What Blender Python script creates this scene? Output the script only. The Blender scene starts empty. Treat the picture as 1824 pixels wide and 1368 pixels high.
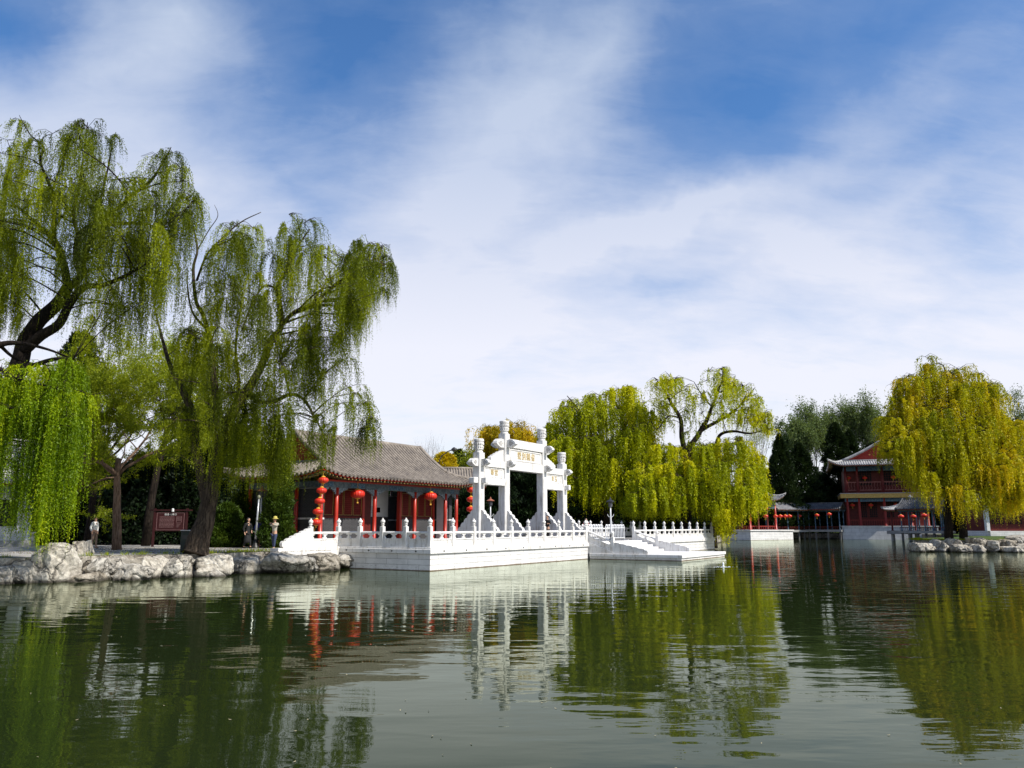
import bpy, bmesh, math, random
import numpy as np
from mathutils import Vector, Matrix, noise
from mathutils.geometry import tessellate_polygon
R = math.radians
random.seed(7); rng = np.random.default_rng(7)
S = bpy.context.scene
C = S.collection

# ------------------------------------------------------------------ camera
FPX, W0, H0 = 1423.0, 1824.0, 1368.0
PITCH, HC = R(10.12), 2.1
cam = bpy.data.cameras.new('camera'); co = bpy.data.objects.new('camera', cam); C.objects.link(co)
co.location = (0, 0, HC); co.rotation_euler = (math.pi/2 + PITCH, 0, 0)
cam.sensor_width = 36; cam.lens = FPX/W0*36; cam.clip_start = .1; cam.clip_end = 3000
S.camera = co
S.view_settings.view_transform = 'Standard'; S.view_settings.look = 'None'
S.view_settings.exposure = 0.32; S.view_settings.gamma = 1
S.cycles.use_denoising = True
S.cycles.max_bounces = 6; S.cycles.transparent_max_bounces = 4
S.cycles.diffuse_bounces = 3; S.cycles.glossy_bounces = 3; S.cycles.transmission_bounces = 3

def ray(px, py):
    a, b = (px-912)/FPX, (684-py)/FPX
    c, s = math.cos(PITCH), math.sin(PITCH)
    return Vector((a, c - b*s, s + b*c))
def at(px, py, Y):                      # the point of that bearing standing Y metres away
    d = ray(px, py); return Vector((0, 0, HC)) + d*(Y/d.y)
def onz(px, py, z=0.0):
    d = ray(px, py); return Vector((0, 0, HC)) + d*((z-HC)/d.z)

# ------------------------------------------------------------------ node helpers
class N:
    def __init__(s, tree): s.t = tree
    def n(s, typ, ins=None, **kw):
        nd = s.t.nodes.new(typ)
        for k, v in kw.items(): setattr(nd, k, v)
        for k, v in (ins or {}).items():
            if isinstance(v, bpy.types.NodeSocket): s.t.links.new(v, nd.inputs[k])
            else: nd.inputs[k].default_value = v
        return nd
    def m(s, op, a, b=0.0, clamp=False, c=None):
        d = {0: a, 1: b}
        if c is not None: d[2] = c
        return s.n('ShaderNodeMath', d, operation=op, use_clamp=clamp).outputs[0]
    def mix(s, f, a, b, blend='MIX'):
        return s.n('ShaderNodeMix', {0: f, 6: a, 7: b}, data_type='RGBA', blend_type=blend).outputs[2]
    def ramp(s, f, stops):
        r = s.n('ShaderNodeValToRGB', {0: f}); e = r.color_ramp.elements
        while len(e) < len(stops): e.new(.5)
        for k, (p, c) in enumerate(stops):
            e[k].position = p; e[k].color = (c if len(c) == 4 else (*c, 1)) if hasattr(c, '__len__') else (c, c, c, 1)
        return r.outputs[0]
def c4(c): return (*c, 1) if len(c) == 3 else c

# ------------------------------------------------------------------ sun and sky
SUN_AZ, SUN_EL = math.atan2(.88, -.475), R(46)
sd = Vector((math.sin(SUN_AZ)*math.cos(SUN_EL), math.cos(SUN_AZ)*math.cos(SUN_EL), math.sin(SUN_EL)))
sun = bpy.data.lights.new('sun', 'SUN'); sun.energy = 5.0; sun.angle = R(.5); sun.color = (1, .95, .87)
so = bpy.data.objects.new('sun', sun); C.objects.link(so); so.rotation_euler = sd.to_track_quat('Z', 'Y').to_euler()
so.location = (30, -20, 60)
w = bpy.data.worlds.new('World'); S.world = w; w.use_nodes = True
w.node_tree.nodes.clear(); k = N(w.node_tree)
sky = k.n('ShaderNodeTexSky', sky_type='NISHITA', sun_disc=False, sun_elevation=SUN_EL, sun_rotation=SUN_AZ,
          air_density=1.0, dust_density=.3, ozone_density=2.5)
blue = k.n('ShaderNodeHueSaturation', {'Saturation': 1.18, 'Value': 1.22, 'Hue': .505, 'Color': sky.outputs[0]}).outputs[0]
blue = k.mix(1.0, blue, (.86, 1.03, 1.10, 1), 'MULTIPLY')
gen = k.n('ShaderNodeTexCoord').outputs['Generated']
sx = k.n('ShaderNodeSeparateXYZ', {0: gen}); X, Y_, Z_ = sx.outputs
az = k.m('ARCTAN2', X, Y_); el = k.m('ARCSINE', Z_)
# thin high cloud: noise on a plane overhead, drawn out along one wind direction
zc = k.m('ADD', k.m('MAXIMUM', Z_, 0.0), .42)
pl = k.n('ShaderNodeCombineXYZ', {0: k.m('DIVIDE', X, zc), 1: k.m('DIVIDE', Y_, zc)}).outputs[0]
mp = k.n('ShaderNodeMapping', {'Vector': pl, 'Rotation': (0, 0, R(-48)), 'Scale': (.9, 1.7, 1)}).outputs[0]
n1 = k.n('ShaderNodeTexNoise', {'Vector': mp, 'Scale': 2.0, 'Detail': 8, 'Roughness': .52, 'Distortion': .6}).outputs[0]
n2 = k.n('ShaderNodeTexNoise', {'Vector': mp, 'Scale': 8.0, 'Detail': 7, 'Roughness': .6, 'Distortion': .4}).outputs[0]
ae = k.n('ShaderNodeCombineXYZ', {0: az, 1: el}).outputs[0]
wn = k.n('ShaderNodeTexNoise', {'Vector': ae, 'Scale': 4.0, 'Detail': 5, 'Roughness': .6}, ).outputs['Color']
wv = k.n('ShaderNodeVectorMath', {0: wn, 1: (.5, .5, .5)}, operation='SUBTRACT').outputs[0]
wv = k.n('ShaderNodeVectorMath', {0: wv, 'Scale': .17}, operation='SCALE').outputs[0]
ae = k.n('ShaderNodeVectorMath', {0: ae, 1: wv}, operation='ADD').outputs[0]
def azel(px, py):
    d = ray(px, py).normalized(); return math.atan2(d.x, d.y), math.asin(d.z)
def bank(px, py, rx, ry, ang, amp):      # one bank of cirrus at a bearing in the sky
    a, e = azel(px, py)
    mpp = k.n('ShaderNodeMapping', {'Vector': ae, 'Location': (a, e, 0), 'Rotation': (0, 0, R(ang)), 'Scale': (rx/FPX, ry/FPX, 1)}, vector_type='TEXTURE').outputs[0]
    g = k.n('ShaderNodeTexGradient', {0: mpp}, gradient_type='QUADRATIC_SPHERE').outputs[1]
    return k.m('MULTIPLY', g, amp)
tot = k.ramp(k.m('DIVIDE', el, R(42)), [(0, .98), (.24, .96), (.36, .86), (.50, .66), (.62, .47), (.78, .25), (1, .06)])
for b in [(1060, 60, 330, 200, 45, .46), (930, 190, 400, 260, 40, .48), (800, 360, 400, 300, 60, .42),
          (210, 120, 330, 220, 25, .55), (60, 260, 380, 150, 0, .30), (330, 330, 330, 160, -30, .30), (300, 20, 260, 130, 10, .5),
          (1230, 370, 420, 70, 8, .5), (1030, 440, 300, 90, 22, .35), (1420, 450, 330, 110, -22, .35), (700, 560, 500, 150, 0, .35),
          (1620, 120, 420, 110, 14, .16), (1520, 250, 260, 70, 16, .20), (1650, 330, 260, 60, 12, .16),
          (1180, 520, 200, 60, 5, -.22), (480, 330, 300, 120, -35, -.16), (40, 40, 230, 170, 0, -.60), (1750, 420, 260, 200, 0, -.22),
          (620, 90, 300, 150, 30, -.35), (1330, 170, 360, 200, 10, -.42), (1600, 30, 400, 120, 0, -.25)]:
    tot = k.m('ADD', tot, bank(*b))
tot = k.m('ADD', tot, k.m('MULTIPLY', k.m('SUBTRACT', n1, .5), .60))
tot = k.m('ADD', tot, k.m('MULTIPLY', k.m('SUBTRACT', n2, .5), .40))
n3 = k.n('ShaderNodeTexNoise', {'Vector': k.n('ShaderNodeMapping', {'Vector': pl, 'Rotation': (0, 0, R(-52)), 'Scale': (1.4, 4.2, 1)}).outputs[0], 'Scale': 5.0, 'Detail': 8, 'Roughness': .65, 'Distortion': 1.1}).outputs[0]
tot = k.m('ADD', tot, k.m('MULTIPLY', k.m('SUBTRACT', n3, .5), .24))
mask = k.m('MINIMUM', k.m('MAXIMUM', tot, 0.0), .97)
mask = k.ramp(mask, [(0, 0.0), (.3, .15), (.7, .66), (1, .97)])
cloud = k.ramp(k.m('DIVIDE', el, R(42)), [(0, (7.6, 7.6, 8.0)), (.3, (7.3, 7.35, 8.1)), (.6, (4.9, 5.5, 6.9)), (1, (3.6, 4.5, 5.9))])
col = k.mix(mask, blue, cloud)
bg = k.n('ShaderNodeBackground', {0: col, 1: .1})
out = k.n('ShaderNodeOutputWorld', {0: bg.outputs[0]})

# ------------------------------------------------------------------ materials
MATS = {}
def mat(name, col, col2=None, rough=.7, scale=3.0, bump=0.0, bscale=None, spec=.3, detail=5, coord='Object', metal=0, mid=(.35, .65)):
    if name in MATS: return MATS[name]
    m = bpy.data.materials.new(name); m.use_nodes = True; t = m.node_tree; t.nodes.clear(); k = N(t)
    tc = k.n('ShaderNodeTexCoord').outputs[coord]
    nz = k.n('ShaderNodeTexNoise', {'Vector': tc, 'Scale': scale, 'Detail': detail, 'Roughness': .6}).outputs[0]
    cc = k.ramp(nz, [(mid[0], c4(col)), (mid[1], c4(col2 or col))])
    p = k.n('ShaderNodeBsdfPrincipled', {'Base Color': cc, 'Roughness': rough, 'Specular IOR Level': spec, 'Metallic': metal})
    if bump:
        bn = k.n('ShaderNodeTexNoise', {'Vector': tc, 'Scale': bscale or scale*4, 'Detail': 6}).outputs[0]
        b = k.n('ShaderNodeBump', {'Height': bn, 'Strength': bump, 'Distance': .05}).outputs[0]
        t.links.new(b, p.inputs['Normal'])
    k.n('ShaderNodeOutputMaterial', {0: p.outputs[0]})
    MATS[name] = m; return m

def brick_mat(name, c1, c2, mortar, bw, bh, ms=.012, stain=None, rough=.75, dirt=0.0):
    m = bpy.data.materials.new(name); m.use_nodes = True; t = m.node_tree; t.nodes.clear(); k = N(t)
    tc = k.n('ShaderNodeTexCoord').outputs['Object']
    s = k.n('ShaderNodeSeparateXYZ', {0: tc})
    v = k.n('ShaderNodeCombineXYZ', {0: k.m('ADD', s.outputs[0], s.outputs[1]), 1: s.outputs[2]}).outputs[0]
    b = k.n('ShaderNodeTexBrick', {'Vector': v, 'Color1': c4(c1), 'Color2': c4(c2), 'Mortar': c4(mortar), 'Scale': 1.0,
            'Mortar Size': ms, 'Mortar Smooth': .2, 'Brick Width': bw, 'Row Height': bh, 'Bias': 0.0})
    nz = k.n('ShaderNodeTexNoise', {'Vector': tc, 'Scale': 1.3, 'Detail': 7, 'Roughness': .65}).outputs[0]
    f = k.ramp(nz, [(.35, .82), (.6, 1.0)])
    cc = k.mix(1.0, b.outputs[0], f, 'MULTIPLY')
    if dirt:   # water stain and scratches near the waterline
        mv = k.n('ShaderNodeMapping', {'Vector': v, 'Scale': (1.2, 7, 1)}).outputs[0]
        sn = k.n('ShaderNodeTexNoise', {'Vector': mv, 'Scale': 3.5, 'Detail': 8, 'Roughness': .7}).outputs[0]
        st = k.m('MULTIPLY', k.ramp(sn, [(.56, 0.0), (.64, 1.0)]), k.ramp(s.outputs[2], [(.18, 1.0), (.45, .06)]))
        cc = k.mix(k.m('MULTIPLY', st, dirt), cc, (.16, .14, .11, 1))
        wl = k.m('ADD', s.outputs[2], k.m('MULTIPLY', nz, .05))
        cc = k.mix(k.ramp(wl, [(.05, .85), (.075, 0.0)]), cc, (.16, .10, .05, 1))
    p = k.n('ShaderNodeBsdfPrincipled', {'Base Color': cc, 'Roughness': rough, 'Specular IOR Level': .25})
    bp = k.n('ShaderNodeBump', {'Height': k.m('SUBTRACT', 1.0, b.outputs[1]), 'Strength': .5, 'Distance': .02}).outputs[0]
    t.links.new(bp, p.inputs['Normal'])
    k.n('ShaderNodeOutputMaterial', {0: p.outputs[0]})
    return m

def marble_mat(name):
    m = bpy.data.materials.new(name); m.use_nodes = True; t = m.node_tree; t.nodes.clear(); k = N(t)
    tc = k.n('ShaderNodeNewGeometry').outputs['Position']
    n1 = k.n('ShaderNodeTexNoise', {'Vector': tc, 'Scale': 1.4, 'Detail': 8, 'Roughness': .65}).outputs[0]
    mv = k.n('ShaderNodeMapping', {'Vector': tc, 'Scale': (5, 5, .7)}).outputs[0]
    n2 = k.n('ShaderNodeTexNoise', {'Vector': mv, 'Scale': 1.6, 'Detail': 6, 'Roughness': .7}).outputs[0]
    cc = k.ramp(n1, [(.3, (.62, .595, .56)), (.5, (.72, .705, .68)), (.7, (.78, .765, .74))])
    cc = k.mix(1.0, cc, k.ramp(n2, [(.34, (.66, .63, .58)), (.5, (1.0, 1.0, 1.0))]), 'MULTIPLY')
    p = k.n('ShaderNodeBsdfPrincipled', {'Base Color': cc, 'Roughness': .6, 'Specular IOR Level': .25})
    bp = k.n('ShaderNodeBump', {'Height': n1, 'Strength': .25, 'Distance': .03}).outputs[0]
    t.links.new(bp, p.inputs['Normal']); k.n('ShaderNodeOutputMaterial', {0: p.outputs[0]})
    return m

def leaf_mat(name, cols, trans=.5, scale=.35, jitter=.5, rough=.5):
    m = bpy.data.materials.new(name); m.use_nodes = True; t = m.node_tree; t.nodes.clear(); k = N(t)
    tc = k.n('ShaderNodeTexCoord').outputs['Object']
    a = k.n('ShaderNodeAttribute', attribute_name='tint').outputs['Fac']
    nz = k.n('ShaderNodeTexNoise', {'Vector': tc, 'Scale': scale, 'Detail': 3}).outputs[0]
    f = k.m('ADD', k.m('MULTIPLY', a, jitter), k.m('MULTIPLY', nz, 1-jitter))
    n_ = len(cols)
    cc = k.ramp(f, [(.2+.6*i/(n_-1), c4(c)) for i, c in enumerate(cols)])
    d = k.n('ShaderNodeBsdfDiffuse', {0: cc}).outputs[0]
    tr = k.n('ShaderNodeBsdfTranslucent', {0: k.mix(1.0, cc, (1.15, 1.1, .6, 1), 'MULTIPLY')}).outputs[0]
    x = k.n('ShaderNodeMixShader', {0: trans, 1: d, 2: tr}).outputs[0]
    g = k.n('ShaderNodeBsdfGlossy', {0: (1, 1, 1, 1), 'Roughness': rough}).outputs[0]
    x = k.n('ShaderNodeMixShader', {0: .012, 1: x, 2: g}).outputs[0]
    k.n('ShaderNodeOutputMaterial', {0: x})
    return m

MARBLE = marble_mat('white_marble')
MARBLE2 = mat('carved_marble', (.50, .48, .45), (.28, .27, .25), .7, 9, .9, 16)
MWALL = brick_mat('marble_blocks', (.76, .745, .72), (.68, .665, .64), (.24, .22, .20), 1.35, .27, .009, dirt=.75)
MPAVE = mat('stone_paving', (.22, .21, .195), (.15, .14, .13), .85, 1.2, .15)
GBRICK = brick_mat('grey_brick', (.050, .049, .052), (.038, .037, .040), (.12, .12, .12), .30, .075, .008)
LBRICK = brick_mat('light_brick', (.30, .30, .29), (.24, .24, .235), (.42, .41, .39), .34, .085, .01)
RED = mat('red_lacquer', (.42, .024, .008), (.34, .018, .007), .38, 2.5, spec=.5)
DRED = mat('dark_red_wood', (.115, .012, .008), (.08, .008, .006), .55, 3)
GRED = mat('gable_red', (.36, .035, .022), (.26, .025, .018), .7, 2)
GOLD = mat('gold_paint', (.55, .36, .10), (.40, .25, .06), .45, 5)
GILT = mat('faded_gilt', (.60, .47, .24), (.50, .38, .18), .55, 5)
RAFT = mat('rafter_paint', (.05, .07, .05), (.34, .20, .05), .6, 14, mid=(.48, .52))
GREENP = mat('painted_beam', (.07, .09, .10), (.12, .15, .165), .6, 6, mid=(.45, .55))
BLUEP = mat('painted_beam_blue', (.035, .07, .12), (.10, .17, .22), .6, 8, mid=(.47, .53))
PALEB = mat('painted_bracket', (.24, .27, .28), (.09, .12, .14), .6, 14, mid=(.45, .55))
DARKW = mat('dark_wood', (.02, .016, .014), (.03, .024, .02), .7, 4)
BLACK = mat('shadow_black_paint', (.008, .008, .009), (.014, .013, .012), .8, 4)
PLASTER = mat('white_plaster', (.72, .72, .72), (.62, .62, .61), .8, 2)
SCREEN = mat('dark_glass', (.01, .011, .013), None, .15, 2, spec=.6)
LAN = mat('lantern_silk', (.62, .028, .008), (.52, .018, .007), .42, 6, spec=.5)
LANY = mat('lantern_tassel', (.72, .40, .05), (.60, .30, .04), .6, 8)
METALW = mat('white_metal', (.72, .73, .74), (.62, .63, .64), .35, 5, spec=.5)
METALB = mat('black_metal', (.02, .02, .021), (.035, .033, .03), .4, 5, spec=.5)
METALS = mat('silver_metal', (.55, .56, .58), (.45, .46, .48), .3, 5, metal=.6)
COPPER = mat('rust_red_metal', (.38, .13, .07), (.26, .09, .05), .5, 6)
MAROON = mat('maroon_board', (.040, .007, .008), (.03, .006, .007), .5, 3)
PINK = mat('faded_print', (.30, .17, .17), (.22, .12, .12), .7, 8)

def tile_mat(name, base, dark, light):
    m = bpy.data.materials.new(name); m.use_nodes = True; t = m.node_tree; t.nodes.clear(); k = N(t)
    tc = k.n('ShaderNodeTexCoord').outputs['Object']
    n1 = k.n('ShaderNodeTexNoise', {'Vector': tc, 'Scale': 1.1, 'Detail': 6, 'Roughness': .7}).outputs[0]
    n2 = k.n('ShaderNodeTexNoise', {'Vector': tc, 'Scale': 4.5, 'Detail': 3, 'Roughness': .6}).outputs[0]
    cc = k.ramp(n1, [(.3, c4(dark)), (.5, c4(base)), (.7, c4(light))])
    cc = k.mix(1.0, cc, k.ramp(n2, [(.35, .75), (.65, 1.12)]), 'MULTIPLY')
    p = k.n('ShaderNodeBsdfPrincipled', {'Base Color': cc, 'Roughness': .75, 'Specular IOR Level': .25})
    bp = k.n('ShaderNodeBump', {'Height': n2, 'Strength': .5, 'Distance': .04}).outputs[0]
    t.links.new(bp, p.inputs['Normal']); k.n('ShaderNodeOutputMaterial', {0: p.outputs[0]})
    return m
TILE = tile_mat('grey_roof_tile', (.235, .20, .165), (.15, .13, .115), (.31, .27, .225))
TILED = tile_mat('dark_roof_tile', (.10, .10, .105), (.05, .05, .055), (.16, .16, .165))
TILEL = tile_mat('pale_roof_tile', (.36, .35, .34), (.22, .215, .21), (.50, .49, .47))

def rock_material():
    m = bpy.data.materials.new('weathered_limestone'); m.use_nodes = True; t = m.node_tree; t.nodes.clear(); k = N(t)
    tc = k.n('ShaderNodeNewGeometry').outputs['Position']
    n1 = k.n('ShaderNodeTexNoise', {'Vector': tc, 'Scale': 1.6, 'Detail': 9, 'Roughness': .68, 'Distortion': .7}).outputs[0]
    n2 = k.n('ShaderNodeTexNoise', {'Vector': tc, 'Scale': 6.0, 'Detail': 7, 'Roughness': .7}).outputs[0]
    vo = k.n('ShaderNodeTexVoronoi', {'Vector': k.n('ShaderNodeVectorMath', {0: tc, 1: k.n('ShaderNodeVectorMath', {0: k.n('ShaderNodeTexNoise', {'Vector': tc, 'Scale': 2.2, 'Detail': 4}).outputs['Color'], 'Scale': .9}, operation='SCALE').outputs[0]}, operation='ADD').outputs[0], 'Scale': .62}, feature='DISTANCE_TO_EDGE').outputs[0]
    cc = k.ramp(n1, [(.30, (.17, .15, .125)), (.44, (.40, .37, .32)), (.60, (.62, .59, .53))])
    cc = k.mix(1.0, cc, k.ramp(n2, [(.32, .45), (.55, 1.0)]), 'MULTIPLY')
    cc = k.mix(k.ramp(vo, [(0, .8), (.02, 0.0)]), cc, (.05, .045, .04, 1))
    rv = k.n('ShaderNodeObjectInfo').outputs['Random']
    cc = k.mix(1.0, cc, k.ramp(rv, [(0, (.62, .58, .52)), (.5, (1.0, .98, .94)), (1, (.80, .80, .80))]), 'MULTIPLY')
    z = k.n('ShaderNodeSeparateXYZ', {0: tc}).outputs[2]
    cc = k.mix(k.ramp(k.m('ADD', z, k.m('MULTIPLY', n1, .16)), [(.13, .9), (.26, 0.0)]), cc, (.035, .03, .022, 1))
    p = k.n('ShaderNodeBsdfPrincipled', {'Base Color': cc, 'Roughness': .8, 'Specular IOR Level': .2})
    hh = k.m('ADD', k.m('MULTIPLY', n1, 1.2), k.m('ADD', k.m('MULTIPLY', n2, .5), k.ramp(vo, [(0, 0.0), (.06, .8)])))
    bp = k.n('ShaderNodeBump', {'Height': hh, 'Strength': .9, 'Distance': .12}).outputs[0]
    t.links.new(bp, p.inputs['Normal']); k.n('ShaderNodeOutputMaterial', {0: p.outputs[0]})
    return m
ROCK = rock_material()
def bark(name, c1, c2):
    m = bpy.data.materials.new(name); m.use_nodes = True; t = m.node_tree; t.nodes.clear(); k = N(t)
    tc = k.n('ShaderNodeTexCoord').outputs['Object']
    mv = k.n('ShaderNodeMapping', {'Vector': tc, 'Scale': (9, 9, 1.3)}).outputs[0]
    n1 = k.n('ShaderNodeTexNoise', {'Vector': mv, 'Scale': 1.5, 'Detail': 6, 'Roughness': .65, 'Distortion': .8}).outputs[0]
    cc = k.ramp(n1, [(.38, c4(c1)), (.62, c4(c2))])
    p = k.n('ShaderNodeBsdfPrincipled', {'Base Color': cc, 'Roughness': .9, 'Specular IOR Level': .1})
    bp = k.n('ShaderNodeBump', {'Height': n1, 'Strength': 1.0, 'Distance': .08}).outputs[0]
    t.links.new(bp, p.inputs['Normal']); k.n('ShaderNodeOutputMaterial', {0: p.outputs[0]})
    return m
BARK = bark('willow_bark', (.022, .016, .012), (.10, .075, .055))
BARKD = bark('dark_bark', (.010, .008, .007), (.035, .026, .02))
BARKB = bark('brown_bark', (.09, .055, .035), (.24, .16, .11))
BARKG = bark('grey_bark', (.10, .085, .07), (.22, .19, .16))
L_NEAR = leaf_mat('willow_leaf_fresh', [(.033, .050, .002), (.155, .20, .002), (.43, .48, .003)], .5, .22, .45)
L_NEARB = leaf_mat('willow_leaf_bright', [(.07, .14, .002), (.24, .36, .002), (.46, .54, .003)], .5, .3, .5)
L_MID = leaf_mat('willow_leaf_yellow_green', [(.12, .165, .002), (.45, .49, .003), (.78, .69, .004)], .45, .12, .35)
L_GOLD = leaf_mat('willow_leaf_gold', [(.25, .22, .004), (.55, .42, .005), (.78, .50, .006)], .45, .10, .4)
L_RIGHT = leaf_mat('willow_leaf_olive_gold', [(.16, .21, .003), (.44, .42, .003), (.66, .44, .005)], .4, .07, .35)
L_BUSH = leaf_mat('young_leaf', [(.10, .14, .008), (.25, .31, .010), (.42, .44, .015)], .45, .3, .5)
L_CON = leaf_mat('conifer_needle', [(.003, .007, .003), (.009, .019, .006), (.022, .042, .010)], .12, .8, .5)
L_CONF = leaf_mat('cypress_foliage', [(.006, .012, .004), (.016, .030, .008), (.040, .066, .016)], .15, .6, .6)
L_JUN = leaf_mat('juniper_needle', [(.012, .025, .004), (.04, .075, .007), (.10, .15, .012)], .2, .8, .5)
L_POP = leaf_mat('poplar_leaf', [(.05, .075, .025), (.12, .17, .05), (.22, .28, .10)], .4, .3, .5)

# ------------------------------------------------------------------ mesh builder
class MB:
    def __init__(s): s.v = []; s.f = []
    def add(s, vs, fs):
        o = len(s.v); s.v += [tuple(p) for p in vs]; s.f += [tuple(i+o for i in f) for f in fs]; return s
    def box(s, x0, x1, y0, y1, z0, z1):
        vs = [(x, y, z) for z in (z0, z1) for y in (y0, y1) for x in (x0, x1)]
        return s.add(vs, [(0, 2, 3, 1), (4, 5, 7, 6), (0, 1, 5, 4), (2, 6, 7, 3), (0, 4, 6, 2), (1, 3, 7, 5)])
    def bar(s, a, b, wd, hd=None, up=(0, 0, 1)):
        a, b = Vector(a), Vector(b); d = (b-a).normalized(); hd = hd or wd
        u = Vector(up); sdv = d.cross(u)
        if sdv.length < 1e-3: sdv = d.cross(Vector((1, 0, 0)))
        sdv.normalize(); u = sdv.cross(d)
        vs = [p + sdv*i*wd/2 + u*j*hd/2 for p in (a, b) for i, j in ((-1, -1), (1, -1), (1, 1), (-1, 1))]
        return s.add(vs, [(0, 1, 2, 3), (7, 6, 5, 4), (0, 4, 5, 1), (1, 5, 6, 2), (2, 6, 7, 3), (3, 7, 4, 0)])
    def lathe(s, prof, n=16, c=(0, 0, 0), sx=1, sy=1):
        vs = []; fs = []
        for r, z in prof:
            for i in range(n):
                a = 2*math.pi*i/n; vs.append((c[0]+r*sx*math.cos(a), c[1]+r*sy*math.sin(a), c[2]+z))
        for j in range(len(prof)-1):
            for i in range(n):
                i2 = (i+1) % n; fs.append((j*n+i, j*n+i2, (j+1)*n+i2, (j+1)*n+i))
        fs.append(tuple(range(n))[::-1]); fs.append(tuple((len(prof)-1)*n+i for i in range(n)))
        return s.add(vs, fs)
    def tube(s, pts, rads, n=6):
        pts = [Vector(p) for p in pts]
        if not hasattr(rads, '__len__'): rads = [rads]*len(pts)
        ref = Vector((.31, .87, .38)); vs = []; fs = []
        for i, p in enumerate(pts):
            d = (pts[min(i+1, len(pts)-1)] - pts[max(i-1, 0)])
            if d.length < 1e-9: d = Vector((0, 0, 1))
            d.normalize(); a = d.cross(ref)
            if a.length < .05: a = d.cross(Vector((1, 0, 0)))
            a.normalize(); b = d.cross(a); ref = a.cross(d) if False else ref
            for q in range(n):
                t = 2*math.pi*q/n; vs.append(p + (a*math.cos(t)+b*math.sin(t))*rads[i])
        for j in range(len(pts)-1):
            for q in range(n):
                q2 = (q+1) % n; fs.append((j*n+q, j*n+q2, (j+1)*n+q2, (j+1)*n+q))
        fs.append(tuple(range(n))[::-1]); fs.append(tuple((len(pts)-1)*n+q for q in range(n)))
        return s.add(vs, fs)
    def prism(s, poly, axis, a, b):          # poly in the two other axes; extruded along axis from a to b
        n = len(poly); vs = []
        for t in (a, b):
            for (p, q) in poly:
                vs.append({'x': (t, p, q), 'y': (p, t, q), 'z': (p, q, t)}[axis])
        fs = [(i, (i+1) % n, n+(i+1) % n, n+i) for i in range(n)]
        tri = tessellate_polygon([[Vector((p, q, 0)) for p, q in poly]])
        fs += [tuple(t) for t in tri] + [tuple(n+i for i in t[::-1]) for t in tri]
        return s.add(vs, fs)
    def xf(s, M):
        s.v = [tuple(M @ Vector(p)) for p in s.v]; return s
    def build(s, name, m, parent=None, smooth=False, bevel=0):
        me = bpy.data.meshes.new(name); me.from_pydata(s.v, [], s.f); me.materials.append(m)
        bm = bmesh.new(); bm.from_mesh(me); bmesh.ops.recalc_face_normals(bm, faces=bm.faces)
        if bevel:
            bmesh.ops.bevel(bm, geom=[e for e in bm.edges if e.calc_face_angle(0) > .6], offset=bevel, segments=1, affect='EDGES')
        bm.to_mesh(me); bm.free()
        if smooth: me.polygons.foreach_set('use_smooth', [True]*len(me.polygons))
        return link(name, me, parent)
def link(name, me, parent=None):
    o = bpy.data.objects.new(name, me); C.objects.link(o)
    if parent: o.parent = parent
    return o
def tag(o, label=None, cat=None, group=None, kind=None):
    if label: o['label'] = label
    if cat: o['category'] = cat
    if group: o['group'] = group
    if kind: o['kind'] = kind
    return o
def thing(name, label, cat, loc=(0, 0, 0), rz=0, group=None):
    o = bpy.data.objects.new(name, None); C.objects.link(o); o.location = loc; o.rotation_euler = (0, 0, rz)
    o.empty_display_size = .3
    return tag(o, label, cat, group)
def dup(root, loc=None, rz=None, label=None, group=None, scale=None):
    r = root.copy(); C.objects.link(r)
    if loc is not None: r.location = loc
    if rz is not None: r.rotation_euler = (0, 0, rz)
    if label: r['label'] = label
    if group: r['group'] = group
    if scale: r.scale = scale
    for ch in list(root.children):
        c = ch.copy(); C.objects.link(c); c.parent = r
        for g in ch.children:
            d = g.copy(); C.objects.link(d); d.parent = c
    return r
def npmesh(name, V, F, m, parent=None, tint=None, smooth=False):     # V (n,3); F (m,4)
    me = bpy.data.meshes.new(name); nv, nf, kk = len(V), len(F), F.shape[1]
    me.vertices.add(nv); me.vertices.foreach_set('co', V.astype(np.float32).ravel())
    me.loops.add(nf*kk); me.loops.foreach_set('vertex_index', F.astype(np.int32).ravel())
    me.polygons.add(nf); me.polygons.foreach_set('loop_start', np.arange(0, nf*kk, kk, dtype=np.int32))
    try: me.polygons.foreach_set('loop_total', np.full(nf, kk, dtype=np.int32))
    except Exception: pass
    if tint is not None:
        at_ = me.attributes.new('tint', 'FLOAT', 'POINT'); at_.data.foreach_set('value', tint.astype(np.float32))
    me.update(calc_edges=True); me.materials.append(m)
    return link(name, me, parent)
def nrm(a): return a/np.maximum(np.linalg.norm(a, axis=1, keepdims=True), 1e-9)
def leaves(P, A, L, Wd, tint):            # P base (n,3), A axis unit, L, Wd (n,)
    n = len(P); r = rng.normal(size=(n, 3)); sd_ = nrm(np.cross(A, r))
    mid = P + A*(L*.45)[:, None]
    V = np.stack([P, mid + sd_*(Wd*.5)[:, None], P + A*L[:, None], mid - sd_*(Wd*.5)[:, None]], 1).reshape(-1, 3)
    F = np.arange(4*n).reshape(-1, 4)
    return V, F, np.repeat(tint, 4)

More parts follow.
